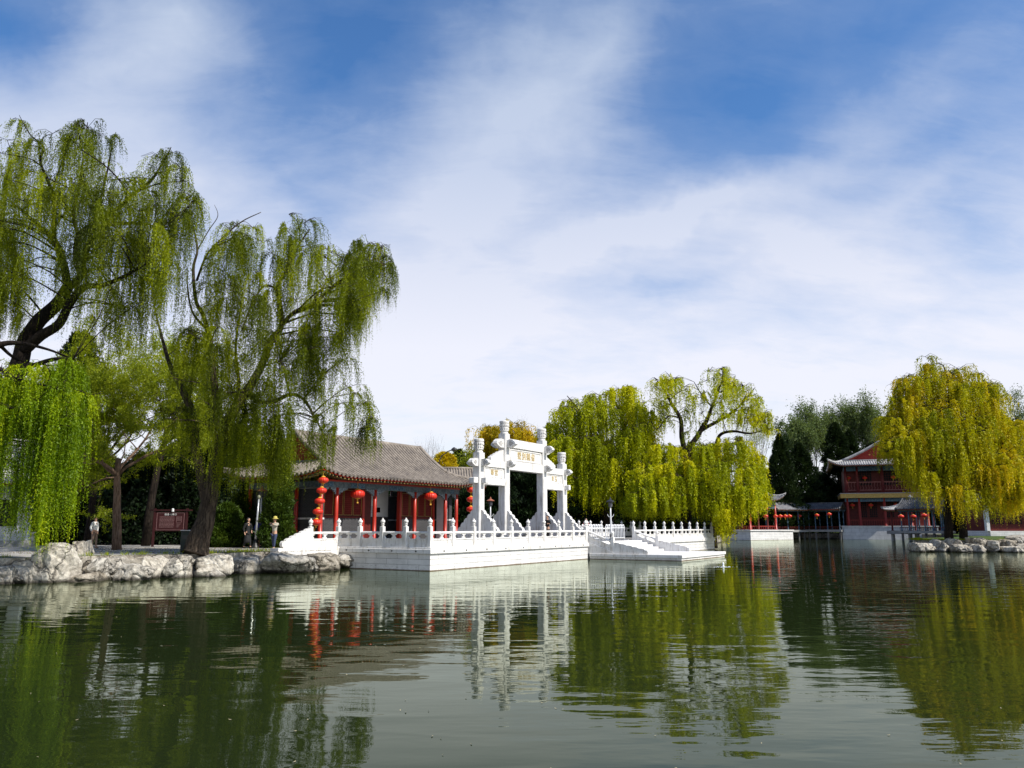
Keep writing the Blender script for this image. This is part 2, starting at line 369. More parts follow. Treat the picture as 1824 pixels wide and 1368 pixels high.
# ------------------------------------------------------------------ water and ground
def water():
    me = MB().add([(-700, -300, 0), (700, -300, 0), (700, 900, 0), (-700, 900, 0)], [(0, 1, 2, 3)])
    m = bpy.data.materials.new('pond_water'); m.use_nodes = True; t = m.node_tree; t.nodes.clear(); k = N(t)
    pos = k.n('ShaderNodeNewGeometry').outputs['Position']
    m1 = k.n('ShaderNodeMapping', {'Vector': pos, 'Rotation': (0, 0, R(8)), 'Scale': (.55, 1.35, 1)}).outputs[0]
    m2 = k.n('ShaderNodeMapping', {'Vector': pos, 'Rotation': (0, 0, R(-14)), 'Scale': (.6, 1.5, 1)}).outputs[0]
    m3 = k.n('ShaderNodeMapping', {'Vector': pos, 'Scale': (1, 1, 1)}).outputs[0]
    a = k.n('ShaderNodeTexNoise', {'Vector': m1, 'Scale': .9, 'Detail': 1.5, 'Roughness': .4, 'Distortion': .5}).outputs[0]
    b = k.n('ShaderNodeTexNoise', {'Vector': m2, 'Scale': 2.6, 'Detail': 2, 'Roughness': .5, 'Distortion': .2}).outputs[0]
    c = k.n('ShaderNodeTexNoise', {'Vector': m3, 'Scale': .07, 'Detail': 2}).outputs[0]
    patch = k.ramp(c, [(.40, .45), (.60, 1.3)])
    h = k.m('ADD', k.m('MULTIPLY', a, WV1), k.m('MULTIPLY', k.m('MULTIPLY', b, WV2), patch))
    bp = k.n('ShaderNodeBump', {'Height': h, 'Strength': 1.0, 'Distance': 1.0}).outputs[0]
    mur = k.n('ShaderNodeBsdfDiffuse', {0: (.013, .020, .006, 1)}).outputs[0]
    gl = k.n('ShaderNodeBsdfGlossy', {0: (.90, .95, .82, 1), 'Roughness': .012, 'Normal': bp}).outputs[0]
    fr = k.n('ShaderNodeFresnel', {'IOR': 1.23, 'Normal': bp}).outputs[0]
    x = k.n('ShaderNodeMixShader', {0: fr, 1: mur, 2: gl}).outputs[0]
    k.n('ShaderNodeOutputMaterial', {0: x})
    o = me.build('water', m); tag(o, kind='structure')
WV1, WV2 = .013, .0036
water()
A58 = math.atan2(.853, .521)
Uv, Vv = Vector((.521, .853, 0)), Vector((-.853, .521, 0))
CN = Vector((-3.93, 39.2, 0))             # near corner of the terrace
def sv(s, v, z=0): return CN + Uv*s + Vv*v + Vector((0, 0, z))
GZ = .92
pond = [(-60, -6), (-30, -10), (30, -10), (70, 0), (90, 40), (88, 66), (56, 69.5), (40, 70.5), (36, 73), (42, 84), (60, 104), (66, 132), (60, 140), (45, 143), (34, 134),
        (31, 118), (24, 98), (17.5, 82), tuple(sv(44.0, .8)[:2]), tuple(sv(0.6, .6)[:2]), tuple(sv(.6, 6.4)[:2]), (-10.8, 41.3), (-12.5, 37.9), (-14.2, 35.3), (-17, 34), (-18.3, 31.3), (-24, 30.5), (-36, 27), (-60, 16)]
outer = [(-700, -300), (700, -300), (700, 900), (-700, 900)]
def ground_mat():
    m = bpy.data.materials.new('park_ground'); m.use_nodes = True; t = m.node_tree; t.nodes.clear(); k = N(t)
    tc = k.n('ShaderNodeNewGeometry').outputs['Position']
    n1 = k.n('ShaderNodeTexNoise', {'Vector': tc, 'Scale': .25, 'Detail': 6}).outputs[0]
    n2 = k.n('ShaderNodeTexNoise', {'Vector': tc, 'Scale': 5, 'Detail': 6}).outputs[0]
    cc = k.ramp(n1, [(.4, (.05, .085, .02)), (.6, (.10, .13, .03))])
    cc = k.mix(1.0, cc, k.ramp(n2, [(.3, .6), (.7, 1.2)]), 'MULTIPLY')
    p = k.n('ShaderNodeBsdfPrincipled', {'Base Color': cc, 'Roughness': .95, 'Specular IOR Level': .1})
    k.n('ShaderNodeOutputMaterial', {0: p.outputs[0]}); return m
GM = ground_mat()
vs = [Vector((x, y, 0)) for x, y in outer] + [Vector((x, y, 0)) for x, y in pond]
tri = tessellate_polygon([[Vector((x, y, 0)) for x, y in outer], [Vector((x, y, 0)) for x, y in pond]])
g = MB().add([(v.x, v.y, GZ) for v in vs], [tuple(t) for t in tri])
tag(g.build('ground', GM), kind='structure')
g = MB()
np_ = len(pond)
g.add([(x, y, GZ-.003) for x, y in pond] + [(x, y, -.6) for x, y in pond], [(i, (i+1) % np_, np_+(i+1) % np_, np_+i) for i in range(np_)])
tag(g.build('bank', ROCK), kind='structure')
# paved path on the left bank and round the hall
def pave_mat():
    m = bpy.data.materials.new('path_stone'); m.use_nodes = True; t = m.node_tree; t.nodes.clear(); k = N(t)
    tc = k.n('ShaderNodeNewGeometry').outputs['Position']
    b = k.n('ShaderNodeTexBrick', {'Vector': tc, 'Color1': (.40, .38, .35, 1), 'Color2': (.33, .32, .30, 1), 'Mortar': (.16, .15, .14, 1), 'Scale': 1.0, 'Mortar Size': .012, 'Brick Width': .9, 'Row Height': .5}).outputs[0]
    n2 = k.n('ShaderNodeTexNoise', {'Vector': tc, 'Scale': 1.2, 'Detail': 7, 'Roughness': .7}).outputs[0]
    cc = k.mix(1.0, b, k.ramp(n2, [(.3, .6), (.6, 1.1)]), 'MULTIPLY')
    p = k.n('ShaderNodeBsdfPrincipled', {'Base Color': cc, 'Roughness': .85, 'Specular IOR Level': .2})
    k.n('ShaderNodeOutputMaterial', {0: p.outputs[0]}); return m
PAVE = pave_mat()
p = [(-60, 16.5), (-36, 27.4), (-24, 30.9), (-18.6, 31.6), (-17.1, 34.3), (-14.4, 35.6), (-12.7, 38.2), (-11.0, 41.6), tuple(sv(.7, 6.6)[:2]), tuple(sv(.7, 8)[:2]), tuple(sv(20, 8)[:2]), tuple(sv(20, 22)[:2]), (-22, 64), (-34, 52), (-60, 44)]
MB().add([(x, y, GZ+.006) for x, y in p], [tuple(t) for t in tessellate_polygon([[Vector((x, y, 0)) for x, y in p]])]).build('path', PAVE)['kind'] = 'structure'

# ------------------------------------------------------------------ terrace (local x = along the lit face, y = inland)
TZ = 1.11
LS, LV = 17.2, 6.1
T = thing('stone_terrace', 'white marble terrace standing in the pond under the memorial arch', 'terrace', CN, A58)
m_ = MB(); m_.box(0, LS, 0, LV, -.8, .80); m_.box(-.0, LS, LV, 9, -.8, .80); m_.build('base_wall', MWALL, T)
m_ = MB(); m_.box(-.10, LS+.10, -.10, 9.0, .803, 1.02); m_.build('ledge', MARBLE, T, bevel=.015)
m_ = MB(); m_.box(-.04, LS+.04, -.04, 9.0, 1.022, TZ); m_.build('coping', MARBLE, T, bevel=.01)
m_ = MB(); m_.box(.12, 44, .2, 9.4, TZ-.03, TZ+.004); m_.build('paving', MPAVE, T)
# drain spouts on the ledge
for i in range(9): MB().box(.95+i*1.91, 1.03+i*1.91, -.12, -.09, .89, .95).build('drain_hole', BLACK, T)
for i in range(4): MB().box(-.12, -.09, .75+i*1.5, .83+i*1.5, .89, .95).build('drain_hole', BLACK, T)
T2_ = thing('stone_terrace', 'white marble terrace right of the landing steps, below the willows', 'terrace', sv(25.2, 0), A58)
m_ = MB(); m_.box(0, 19, 0, 9, -.8, .80); m_.build('base_wall', MWALL, T2_)
m_ = MB(); m_.box(-.1, 19.1, -.1, 9, .803, TZ); m_.build('ledge', MARBLE, T2_, bevel=.015)
# landing stage with steps between the two terraces
LD = thing('landing_stage', 'low white stone landing with steps down to the water', 'landing stage', sv(LS, 0), A58)
m_ = MB(); m_.box(-.02, 8.9, -6.4, -.12, -.8, .16); m_.build('base_wall', MWALL, LD)
m_ = MB(); m_.box(-.10, 8.98, -6.48, -.12, .163, .36); m_.build('platform', MARBLE, LD, bevel=.015)
m_ = MB()
for i in range(5): m_.box(.2, 7.8, -2.3+i*.42, .2, .364+i*.15, .362+(i+1)*.15)
m_.build('steps', MARBLE, LD, bevel=.01)
m_ = MB(); m_.box(.05, 7.95, .2, 9, -.5, TZ-.04); m_.build('floor', MPAVE, LD)

def post_mesh(h=1.0):
    b = MB(); b.box(-.105, .105, -.105, .105, 0, h); return b
FIN = [(.075, 0), (.085, .03), (.06, .05), (.06, .075), (.095, .095), (.10, .115), (.07, .135), (.07, .15), (.105, .19), (.125, .235), (.115, .28), (.08, .325), (.045, .35), (.05, .37), (.022, .41), (.004, .43)]
def panel_mb(L, drop=0.0):
    """Railing panel from x=0..L between posts; drop = fall of the far end (stair railings)."""
    b = MB(); n = 1
    b.box(0, L, -.06, .06, 0, .09)
    b.box(0, L, -.028, .028, .09, .40)                                   # solid panel
    for x0, x1, z0, z1 in ((0, L, .35, .41), (0, L, .09, .15), (0, .07, .15, .35), (L-.07, L, .15, .35)):
        b.box(x0, x1, -.058, .058, z0, z1)
    # vase-shaped supports in the open band
    for c, hw in ((0, .5), (L/2, 1), (L, .5)):
        pr = [(-.13, .408), (.13, .408), (.115, .46), (.055, .515), (.045, .55), (.10, .572), (.15, .585), (.17, .62), (.20, .645), (-.20, .645), (-.17, .62), (-.15, .585), (-.10, .572), (-.045, .55), (-.055, .515), (-.115, .46)]
        pr = [(min(max(c+x, 0), L), z) for x, z in pr]
        q = [];
        for e in pr:
            if not q or (abs(e[0]-q[-1][0])+abs(e[1]-q[-1][1])) > 1e-4: q.append(e)
        b.prism(q, 'y', -.04, .04)
    b.box(0, .012, -.05, .05, .405, .645); b.box(L-.012, L, -.05, .05, .405, .645)
    b.lathe([(.001, 0), (.068, 0), (.068, .001)], 4)if False else None
    b.prism([(-.075, .645), (.075, .645), (.085, .68), (.07, .73), (.03, .755), (-.03, .755), (-.07, .73), (-.085, .68)], 'x', 0, L)
    if drop: b.v = [(x, y, z - drop*x/L) for x, y, z in b.v]
    return b
POST_ME = FIN_ME = None
def balustrade(label, p0, ang, bays, bw, z, first=True, last=True, drop=0.0, group='marble balustrades round the terraces'):
    global POST_ME, FIN_ME
    B = thing('stone_balustrade', label, 'balustrade', (p0.x, p0.y, z), ang, group)
    if POST_ME is None:
        o = post_mesh().build('post', MARBLE, None, bevel=.015); POST_ME = o.data; bpy.data.objects.remove(o)
        o = MB().lathe(FIN, 12).build('finial', MARBLE, None, smooth=True); FIN_ME = o.data; bpy.data.objects.remove(o)
    for i in range(bays+1):
        if (i == 0 and not first) or (i == bays and not last): continue
        po = link('post', POST_ME, B); po.location = (i*bw, 0, -drop*i/bays)
        fo = link('finial', FIN_ME, po); fo.location = (0, 0, 1.0)
    me = panel_mb(bw-.21, drop/bays).build('panel', MARBLE, B); me.location = (.105, 0, 0)
    for i in range(1, bays):
        c = me.copy(); C.objects.link(c); c.location = (i*bw+.105, 0, -drop*i/bays)
    return B
def scallop(L, h, steps=5, foot=.12):
    """outline of a scroll stone: full height h at x=0, falling in scallops to a drum at x=L"""
    pts = [(0, 0), (L, 0)]; r = .175*h
    for i in range(9):
        a = -math.pi/2 + math.pi*i/8*.95; pts.append((L - r*.6 + r*math.cos(a), r + r*math.sin(a) + .005))
    x0, z0, x1, z1 = L - r*1.1, 2*r, 0.0, h
    for s in range(steps):
        t0, t1 = s/steps, (s+1)/steps
        ax, az_ = x0+(x1-x0)*t0, z0+(z1-z0)*t0**.9; bx, bz = x0+(x1-x0)*t1, z0+(z1-z0)*t1**.9
        for j in range(5):
            q = j/4; th = q*math.pi/2
            pts.append((ax + (bx-ax)*(1-math.cos(th)), az_ + (bz-az_)*math.sin(th)))
    out = []
    for e in pts:
        if not out or abs(e[0]-out[-1][0])+abs(e[1]-out[-1][1]) > 1e-3: out.append(e)
    return out
def scroll_stone(parent, L, h, th, loc, rz, name='scroll_stone'):
    o = MB().prism(scallop(L, h), 'y', -th/2, th/2).build(name, MARBLE, parent)
    o.location = loc; o.rotation_euler = (0, 0, rz); return o

balustrade('marble balustrade along the long sunlit face of the arch terrace', sv(.12, .12), A58, 9, (LS-.24)/9, TZ, True, True)
b_ = balustrade('marble balustrade on the shaded left face of the terrace, in front of the hall', sv(.12, .12), A58+math.pi/2, 4, (LV-.12)/4, TZ, False, True)
# entry steps balustrade running towards the left bank
b_ = balustrade('short marble balustrade with a scroll stone beside the boulders on the left bank', sv(.12, LV), A58+math.pi, 1, 2.0, TZ-.02, False, True)
scroll_stone(b_, 1.75, .92, .18, (2.1, 0, -.0), 0)
m_ = MB(); m_.box(-.1, 4.3, -.28, .28, -.55, -.003); m_.build('base_block', MARBLE, b_)
# stair railings down to the landing
def stair_rail(label, s):
    B = thing('stone_balustrade', label, 'balustrade', sv(s, .12, TZ), A58-math.pi/2, 'marble balustrades round the terraces')
    pm = link('post', POST_ME, B); pm.location = (0, 0, 0); f = link('finial', FIN_ME, pm); f.location = (0, 0, 1)
    pm = link('post', POST_ME, B); pm.location = (1.85, 0, -.68); f = link('finial', FIN_ME, pm); f.location = (0, 0, 1)
    o = panel_mb(1.85-.21, .62).build('panel', MARBLE, B); o.location = (.105, 0, -.02)
    o = MB().prism([(-.1, -.75), (1.98, -.75), (1.98, -.67), (.1, .0), (-.1, .0)], 'y', -.14, .14).build('base_block', MARBLE, B)
    o = scroll_stone(B, 2.3, .72, .18, (1.95, 0, -.745), 0)
stair_rail('near marble stair railing sloping down to the landing, left of the steps', LS+.10)
stair_rail('far marble stair railing sloping down to the landing, right of the steps', LS+8.0)
balustrade('marble balustrade along the terrace right of the landing steps', sv(25.35, .12), A58, 9, 18.6/9, TZ, False, True)
balustrade('rear marble balustrade behind the right terrace, only its finials showing', sv(26.3, 7.5), A58, 8, 18.0/8, TZ+.12, True, True)

# white slanted barriers between the stair railings
def barrier(label, s0):
    B = thing('crowd_barrier', label, 'barrier', sv(s0, .7, TZ), A58, 'white barriers across the landing steps')
    L = 3.35
    f = MB(); f.tube([(0, 0, .12), (0, 0, 1.0)], .03); f.tube([(L, 0, .12), (L, 0, 1.0)], .03)
    f.tube([(0, 0, .18), (L, 0, .18)], .03); f.tube([(0, 0, .9), (L, 0, .9)], .025)
    f.box(-.04, .04, -.3, .3, .0, .06); f.box(L-.04, L+.04, -.3, .3, .0, .06); f.tube([(0, 0, .05), (0, 0, .14)], .03); f.tube([(L, 0, .05), (L, 0, .14)], .03)
    f.build('frame', METALW, B)
    b = MB(); n = 12
    for i in range(n):
        x = .08 + i*(L-.35)/(n-1)
        b.tube([(x+.04, 0, .18), (x+.01, 0, .5), (x, 0, .85), (x+.03, 0, 1.04), (x+.11, 0, 1.13), (x+.20, 0, 1.11), (x+.25, 0, 1.02), (x+.25, 0, .9)], .030, 5)
    b.build('bars', METALW, B)
barrier('white slanted bar barrier, left one at the top of the landing steps', LS+.45)
barrier('white slanted bar barrier, right one beside the far stair railing', LS+4.25)

# ------------------------------------------------------------------ memorial arch
def text_part(s, size, name, m, parent, loc, ext=.015, rot=(math.pi/2, 0, 0), align='CENTER'):
    cu = bpy.data.curves.new(name, 'FONT'); cu.body = s; cu.size = size; cu.extrude = ext
    cu.align_x = align; cu.align_y = 'CENTER'; cu.space_character = 1.25; cu.resolution_u = 3
    o = bpy.data.objects.new(name, cu); C.objects.link(o)
    bpy.context.view_layer.update()
    me = bpy.data.meshes.new_from_object(o.evaluated_get(bpy.context.evaluated_depsgraph_get()))
    bpy.data.objects.remove(o); me.materials.clear(); me.materials.append(m)
    r = link(name, me, parent); r.location = loc; r.rotation_euler = rot; return r
ARP = [7.42, 10.23, 14.94, 17.75]; AC = 12.585
AR = thing('memorial_archway', 'white marble memorial archway with four pillars and gilded inscriptions', 'archway', sv(AC, 2.2, TZ), A58)
xs = [p-AC for p in ARP]
EYE = HC - TZ
for i, x in enumerate(xs):
    tall = i in (1, 2); H = EYE + (5.62 if tall else 4.25)
    b = MB(); b.prism([(x-.27, -.21), (x-.21, -.27), (x+.21, -.27), (x+.27, -.21), (x+.27, .21), (x+.21, .27), (x-.21, .27), (x-.27, .21)], 'z', 0, H)
    b.build('pillar', MARBLE, AR)
    pr = [(.22, 0), (.25, .02), (.25, .08), (.21, .10), (.21, .16), (.27, .19), (.27, .23)]
    cp = MB().lathe(pr + [(.235, .25), (.26, .30), (.275, .36), (.275, .40), (.225, .415), (.225, .44), (.245, .45), (.28, .50), (.29, .56), (.29, .62), (.255, .635), (.255, .66), (.30, .67), (.30, .78), (.27, .81)], 20, (x, 0, H))
    fl = cp
    for z0, rr in ((H+.27, .262), (H+.46, .276)):
        for q in range(14):
            a = 2*math.pi*(q+.5)/14; cx, cy = x+rr*math.cos(a), rr*math.sin(a)
            fl.box(cx-.022, cx+.022, cy-.022, cy+.022, z0-.01, z0+.11)
    cp.build('capital', MARBLE, AR, smooth=False)
    for sg in (-1, 1):                                       # drum stones fore and aft
        o = scroll_stone(AR, 1.5, 1.95, .26, (x, sg*.26, 0), sg*math.pi/2, 'drum_stone')
        rg = MB()
        for rr, th in ((.24, .30), (.13, .33)):
            rg.prism([(1.5-.6*.341+rr*math.cos(a*math.pi/8), .345+rr*math.sin(a*math.pi/8)) for a in range(16)], 'y', -th/2, th/2)
        q = rg.build('drum_ring', MARBLE2, o)
def cloud_end(x, y, z, sg, axis, L=.72, h=.46, carved=True):
    pr = [(0, -h/2), (L*.45, -h/2), (L*.8, -h*.28), (L, -h*.05), (L*.93, h*.22), (L*.62, h*.52), (L*.3, h*.56), (0, h/2)]
    b = MB()
    if axis == 'x': b.prism([(x+sg*p, z+q) for p, q in pr], 'y', y-.15, y+.15)
    else: b.prism([(y+sg*p, z+q) for p, q in pr], 'x', x-.15, x+.15)
    b.build('cloud_end', MARBLE, AR)
    if carved:
        c = MB(); hh = h*.36
        dia = [(.14, 0), (.32*L+.05, hh), (.80*L, hh*.1), (.32*L+.05, -hh)]
        if axis == 'x': c.prism([(x+sg*p, z+q) for p, q in dia], 'y', y-.163, y+.163)
        else: c.prism([(y+sg*p, z+q) for p, q in dia], 'x', x-.163, x+.163)
        c.build('cloud_carving', MARBLE2, AR)
def beam(x0, x1, z0, z1, d, name='beam'):
    MB().box(x0, x1, -d, d, z0, z1).build(name, MARBLE, AR, bevel=.02)
E = EYE
# centre bay
beam(xs[1]+.27, xs[2]-.27, E+4.80, E+5.34, .24); beam(xs[1]+.27, xs[2]-.27, E+3.43, E+3.98, .22)
MB().box(xs[1]+.27, xs[2]-.27, -.13, .13, E+3.983, E+4.797).build('tablet', MARBLE, AR)
f = MB()
for a in ((xs[1]+.45, xs[2]-.45, E+4.68, E+4.74), (xs[1]+.45, xs[2]-.45, E+4.04, E+4.10), (xs[1]+.45, xs[1]+.51, E+4.10, E+4.68), (xs[2]-.51, xs[2]-.45, E+4.10, E+4.68)): f.box(a[0], a[1], -.17, .17, a[2], a[3])
f.build('tablet_frame', MARBLE, AR)
text_part('墅別親省', .50, 'inscription', GILT, AR, ((xs[1]+xs[2])/2+.07, -.145, E+4.36))
for x, sg in ((xs[1]-.27, -1), (xs[2]+.27, 1)): cloud_end(x, 0, E+5.0, sg, 'x', .82, .50)
for x in (xs[1], xs[2]):
    for sg in (-1, 1):
        cloud_end(x, sg*.27, E+5.0, sg, 'y', .62, .46); cloud_end(x, sg*.27, E+3.75, sg, 'y', .50, .40)
# side bays
for (a, b_, txt) in ((xs[0], xs[1], '華宮'), (xs[2], xs[3], '幸玉')):
    a2, b2 = a+.27, b_-.27
    beam(a2, b2, E+3.46, E+3.88, .22); beam(a2, b2, E+2.42, E+2.84, .22)
    MB().box(a2, b2, -.13, .13, E+2.843, E+3.457).build('tablet', MARBLE, AR)
    f = MB()
    for q in ((a2+.15, b2-.15, E+3.38, E+3.43), (a2+.15, b2-.15, E+2.88, E+2.93), (a2+.15, a2+.20, E+2.93, E+3.38), (b2-.20, b2-.15, E+2.93, E+3.38)): f.box(q[0], q[1], -.16, .16, q[2], q[3])
    f.build('tablet_frame', MARBLE, AR)
    text_part(txt, .38, 'inscription', GILT, AR, ((a2+b2)/2+.06, -.145, E+3.15), ext=.012)
for i, sg in ((0, -1), (3, 1)):
    x = xs[i] + sg*.27
    cloud_end(x, 0, E+3.67, sg, 'x', .62, .42)
    MB().box(min(x, x+sg*.42), max(x, x+sg*.42), -.16, .16, E+2.46, E+2.80).build('beam_end', MARBLE, AR, bevel=.03)
    for s2 in (-1, 1):
        cloud_end(xs[i], s2*.27, E+3.67, s2, 'y', .50, .38)
        y0 = s2*.27; MB().box(xs[i]-.14, xs[i]+.14, min(y0, y0+s2*.34), max(y0, y0+s2*.34), E+2.46, E+2.80).build('beam_end', MARBLE, AR, bevel=.03)
    # cloud board rising to the tall pillar
    t = xs[1]-.27 if i == 0 else xs[2]+.27
    pr = [(x_, z_+E+3.883) for x_, z_ in scallop(1.35, .72, 4)]
    pr = [((t - x_) if i == 0 else (t + x_), z_) for x_, z_ in pr]
    MB().prism(pr, 'y', -.12, .12).build('cloud_board', MARBLE, AR)

# ------------------------------------------------------------------ Chinese roofs
def tube_rows(rows, r, n=5):
    """half-round tile rows: rows = list of point lists"""
    b = MB()
    for pts in rows:
        m = len(pts); vs = []
        for i, p in enumerate(pts):
            d = pts[min(i+1, m-1)] - pts[max(i-1, 0)]; d.normalize()
            s_ = d.cross(Vector((0, 0, 1))).normalized(); u = s_.cross(d).normalized()
            if u.z < 0: u = -u
            for q in range(n):
                t = math.pi*q/(n-1); vs.append(p + s_*r*math.cos(t) + u*r*math.sin(t)*1.1)
        fs = [(i*n+q, i*n+q+1, (i+1)*n+q+1, (i+1)*n+q) for i in range(m-1) for q in range(n-1)]
        fs.append(tuple(range(n)))
        b.add(vs, fs)
    return b
def make_roof(parent, La, Lb, z0, H, gable=None, pitch=.24, lift=.45, tile=None, curve=.5, ridge_r=.16, ridge_mat=None, nd=10, rolled=True, gred=None):
    """x: along ridge, half length La; y: half depth Lb. gable: |x| of the gable (hip-and-gable), None = plain gable roof, 0 = pyramid."""
    tile = tile or TILE; rm = ridge_mat or tile
    h = lambda d: z0 + H*((1-curve)*(d/Lb) + curve*(d/Lb)**2)
    def zz(x, y, d):
        if gable is None: return h(d)
        # upturned corners
        ca, cb = La-abs(x), Lb-abs(y); q = max(0, 1-max(ca, cb)/min(Lb*.75, 2.6))
        return h(d) + lift*q*q*(1-min(d/1.6, 1)*.6)
    rows_fb, rows_s, pan = [], [], MB()
    def slope(n, half, axis, dmax_f, sgn):
        cols = []
        for i in range(n+1):
            a = -half + 2*half*i/n; dm = dmax_f(a); pts = []
            for j in range(nd+1):
                d = dm*j/nd
                x, y = (a, sgn*(Lb-d)) if axis == 'fb' else (sgn*(La-d), a)
                pts.append(Vector((x, y, zz(x, y, d))))
            cols.append(pts)
        vs = [p for c in cols for p in c]; m = nd+1
        pan.add(vs, [(i*m+j, (i+1)*m+j, (i+1)*m+j+1, i*m+j+1) for i in range(n) for j in range(nd)])
        return cols
    if gable is None: f_fb = lambda a: Lb
    elif gable == 0: f_fb = lambda a: max(min(Lb, La-abs(a)), .02)
    else: f_fb = lambda a: Lb if abs(a) <= gable else max(min(Lb, La-abs(a)), .02)
    nfb = max(4, int(2*La/pitch)); ns = max(4, int(2*Lb/pitch))
    rows = []
    for sg in (-1, 1): rows += slope(nfb, La, 'fb', f_fb, sg)
    if gable is not None:
        f_s = (lambda a: max(min(La-gable if gable else La, Lb-abs(a)), .02))
        for sg in (-1, 1): rows += slope(ns, Lb, 's', f_s, sg)
    rows = [[p+Vector((0, 0, .02)) for p in r_] for r_ in rows]
    up = pan.build('roof', tile, parent)
    rb = tube_rows(rows, pitch*.30); rb.build('tile_rows', tile, up)
    # round tile ends along the eaves
    de = MB()
    for r_ in rows:
        p = r_[0]; q = (r_[0]-r_[1]).normalized()
        de.tube([p-q*.02, p+q*.03], pitch*.33, 8)
    de.build('tile_ends', tile, up)
    # ridges
    rg = MB()
    if gable is None or gable > 0:
        gx = La if gable is None else gable
        top = h(Lb)
        rg.tube([(-gx, 0, top+.02), (0, 0, top+.03), (gx, 0, top+.02)], ridge_r*.9 if rolled else ridge_r*1.5, 10)
        for sx_ in (-1, 1):
            for sy in (-1, 1):
                dend = 0 if gable is None else (La-gable)
                pts = []
                for j in range(11):
                    d = Lb - (Lb-dend)*j/10; pts.append(Vector((sx_*gx, sy*(Lb-d), h(d)+.09)))
                rg.tube(pts, ridge_r, 8)
    if gable is not None:
        for sx_ in (-1, 1):
            for sy in (-1, 1):
                dm = (La-gable) if gable else min(La, Lb); dm = min(dm, Lb); pts = []
                for j in range(11):
                    d = dm - (dm+.12)*j/10; x, y = sx_*(La-d), sy*(Lb-d)
                    pts.append(Vector((x, y, zz(x, y, max(d, 0))+.08 + (.10*max(0, (j-7)/3)))))
                rg.tube(pts, [ridge_r*.85]*9+[ridge_r*.7, ridge_r*.35], 8)
        if gable == 0:
            rg.lathe([(.30, 0), (.34, .12), (.2, .2), (.22, .3), (.30, .45), (.26, .6), (.12, .72), (.05, .85), (.01, .95)], 12, (0, 0, h(Lb)-.05))
        else:
            for sx_ in (-1, 1):      # ridge across the foot of each gable
                yy = Lb-(La-gable)
                rg.tube([(sx_*(gable+.06), -yy, h(La-gable)+.05), (sx_*(gable+.06), yy, h(La-gable)+.05)], ridge_r*.7, 8)
    rg.build('ridge', rm, up, smooth=True)
    # gable triangles with barge boards
    if gable is None or gable > 0:
        gx = (La-.06) if gable is None else gable-.35
        d0 = 0 if gable is None else La-gable-.05
        for sx_ in (-1, 1):
            prf = []
            for j in range(13):
                y = -(Lb-d0) + 2*(Lb-d0)*j/12; prf.append((y, h(Lb-abs(y))-.06))
            poly = [(-(Lb-d0), h(d0)-.12)] + prf[1:-1] + [((Lb-d0), h(d0)-.12)]
            x0 = sx_*gx; g_ = MB().prism(poly, 'x', x0-.03, x0+.03).build('gable', gred or GRED, up)
            bb = MB(); xb = sx_*(gx+ (.30 if gable else .05))
            for sy in (-1, 1):
                for j in range(8):
                    ya, yb = sy*(Lb-d0)*j/8, sy*(Lb-d0)*(j+1)/8
                    bb.bar((xb, ya, h(Lb-abs(ya))-.22), (xb, yb, h(Lb-abs(yb))-.22), .05, .34, (0, 0, 1))
            bb.build('barge_board', gred or GRED, up)
            dt = MB()
            for cy, cz in ((-(Lb-d0)*.33, h(d0)+.55*(h(Lb)-h(d0))*.55), ((Lb-d0)*.33, h(d0)+.55*(h(Lb)-h(d0))*.55)):
                for ux in (-1, 0, 1):
                    for uz in (-1, 0, 1):
                        if abs(ux)+abs(uz) != 1 and (ux, uz) != (0, 0): continue
                        dt.lathe([(.001, 0), (.05, .01), (.05, .05), (.001, .06)], 6, (xb+sx_*.0, cy+ux*.11, cz+uz*.11-.03))
            dt.build('gable_studs', GOLD, up)
    # soffit, fascia and rafter ends
    so_ = MB(); n = 24
    ring = []
    for i in range(n): ring.append((-La+.12 + (2*La-.24)*i/n, -(Lb-.12)))
    for i in range(n): ring.append((La-.12, -(Lb-.12) + (2*Lb-.24)*i/n))
    for i in range(n): ring.append((La-.12 - (2*La-.24)*i/n, Lb-.12))
    for i in range(n): ring.append((-La+.12, Lb-.12 - (2*Lb-.24)*i/n))
    zf = lambda x, y: zz(x, y, .12)-.10
    if gable is None:
        zf = lambda x, y: h(max(Lb-abs(y), 0))-.10
    o_ = [Vector((x, y, zf(x, y))) for x, y in ring]
    i_ = [Vector((x*(La-1.5)/La if True else x, y*(Lb-1.1)/Lb, z0+.12 if gable is not None else zf(x, y*(Lb-1.1)/Lb))) for x, y in ring]
    N_ = len(ring)
    so_.add(o_+i_, [(i, (i+1) % N_, N_+(i+1) % N_, N_+i) for i in range(N_)])
    so_.build('soffit', DARKW, up)
    fa = MB()
    for i in range(N_):
        a, b = o_[i], o_[(i+1) % N_]
        if (a-b).length > 1e-4: fa.bar(a-Vector((0, 0, .02)), b-Vector((0, 0, .02)), .05, .08)
    fa.build('fascia', RED, up)
    ra = MB()
    for i in range(N_):
        a, b = o_[i], o_[(i+1) % N_]; L = (a-b).length; m = max(1, int(L/.22))
        for j in range(m):
            c = a.lerp(b, (j+.5)/m); ou = Vector((0, math.copysign(1, c.y), 0)) if abs(abs(c.y)-(Lb-.12)) < .01 else Vector((math.copysign(1, c.x), 0, 0))
            ra.bar(c-Vector((0, 0, .13))-ou*.5, c-Vector((0, 0, .13))+ou*.03, .08, .08)
    tag(ra.build('rafters', RAFT, up), kind='stuff')
    return up
def lattice(b, x0, x1, y, z0, z1, n, mz, t=.03, d=.03):
    for i in range(n+1):
        x = x0+(x1-x0)*i/n; b.box(x-t/2, x+t/2, y-d, y+d, z0, z1)
    for j in range(mz+1):
        z = z0+(z1-z0)*j/mz; b.box(x0, x1, y-d*.9, y+d*.9, z-t/2, z+t/2)

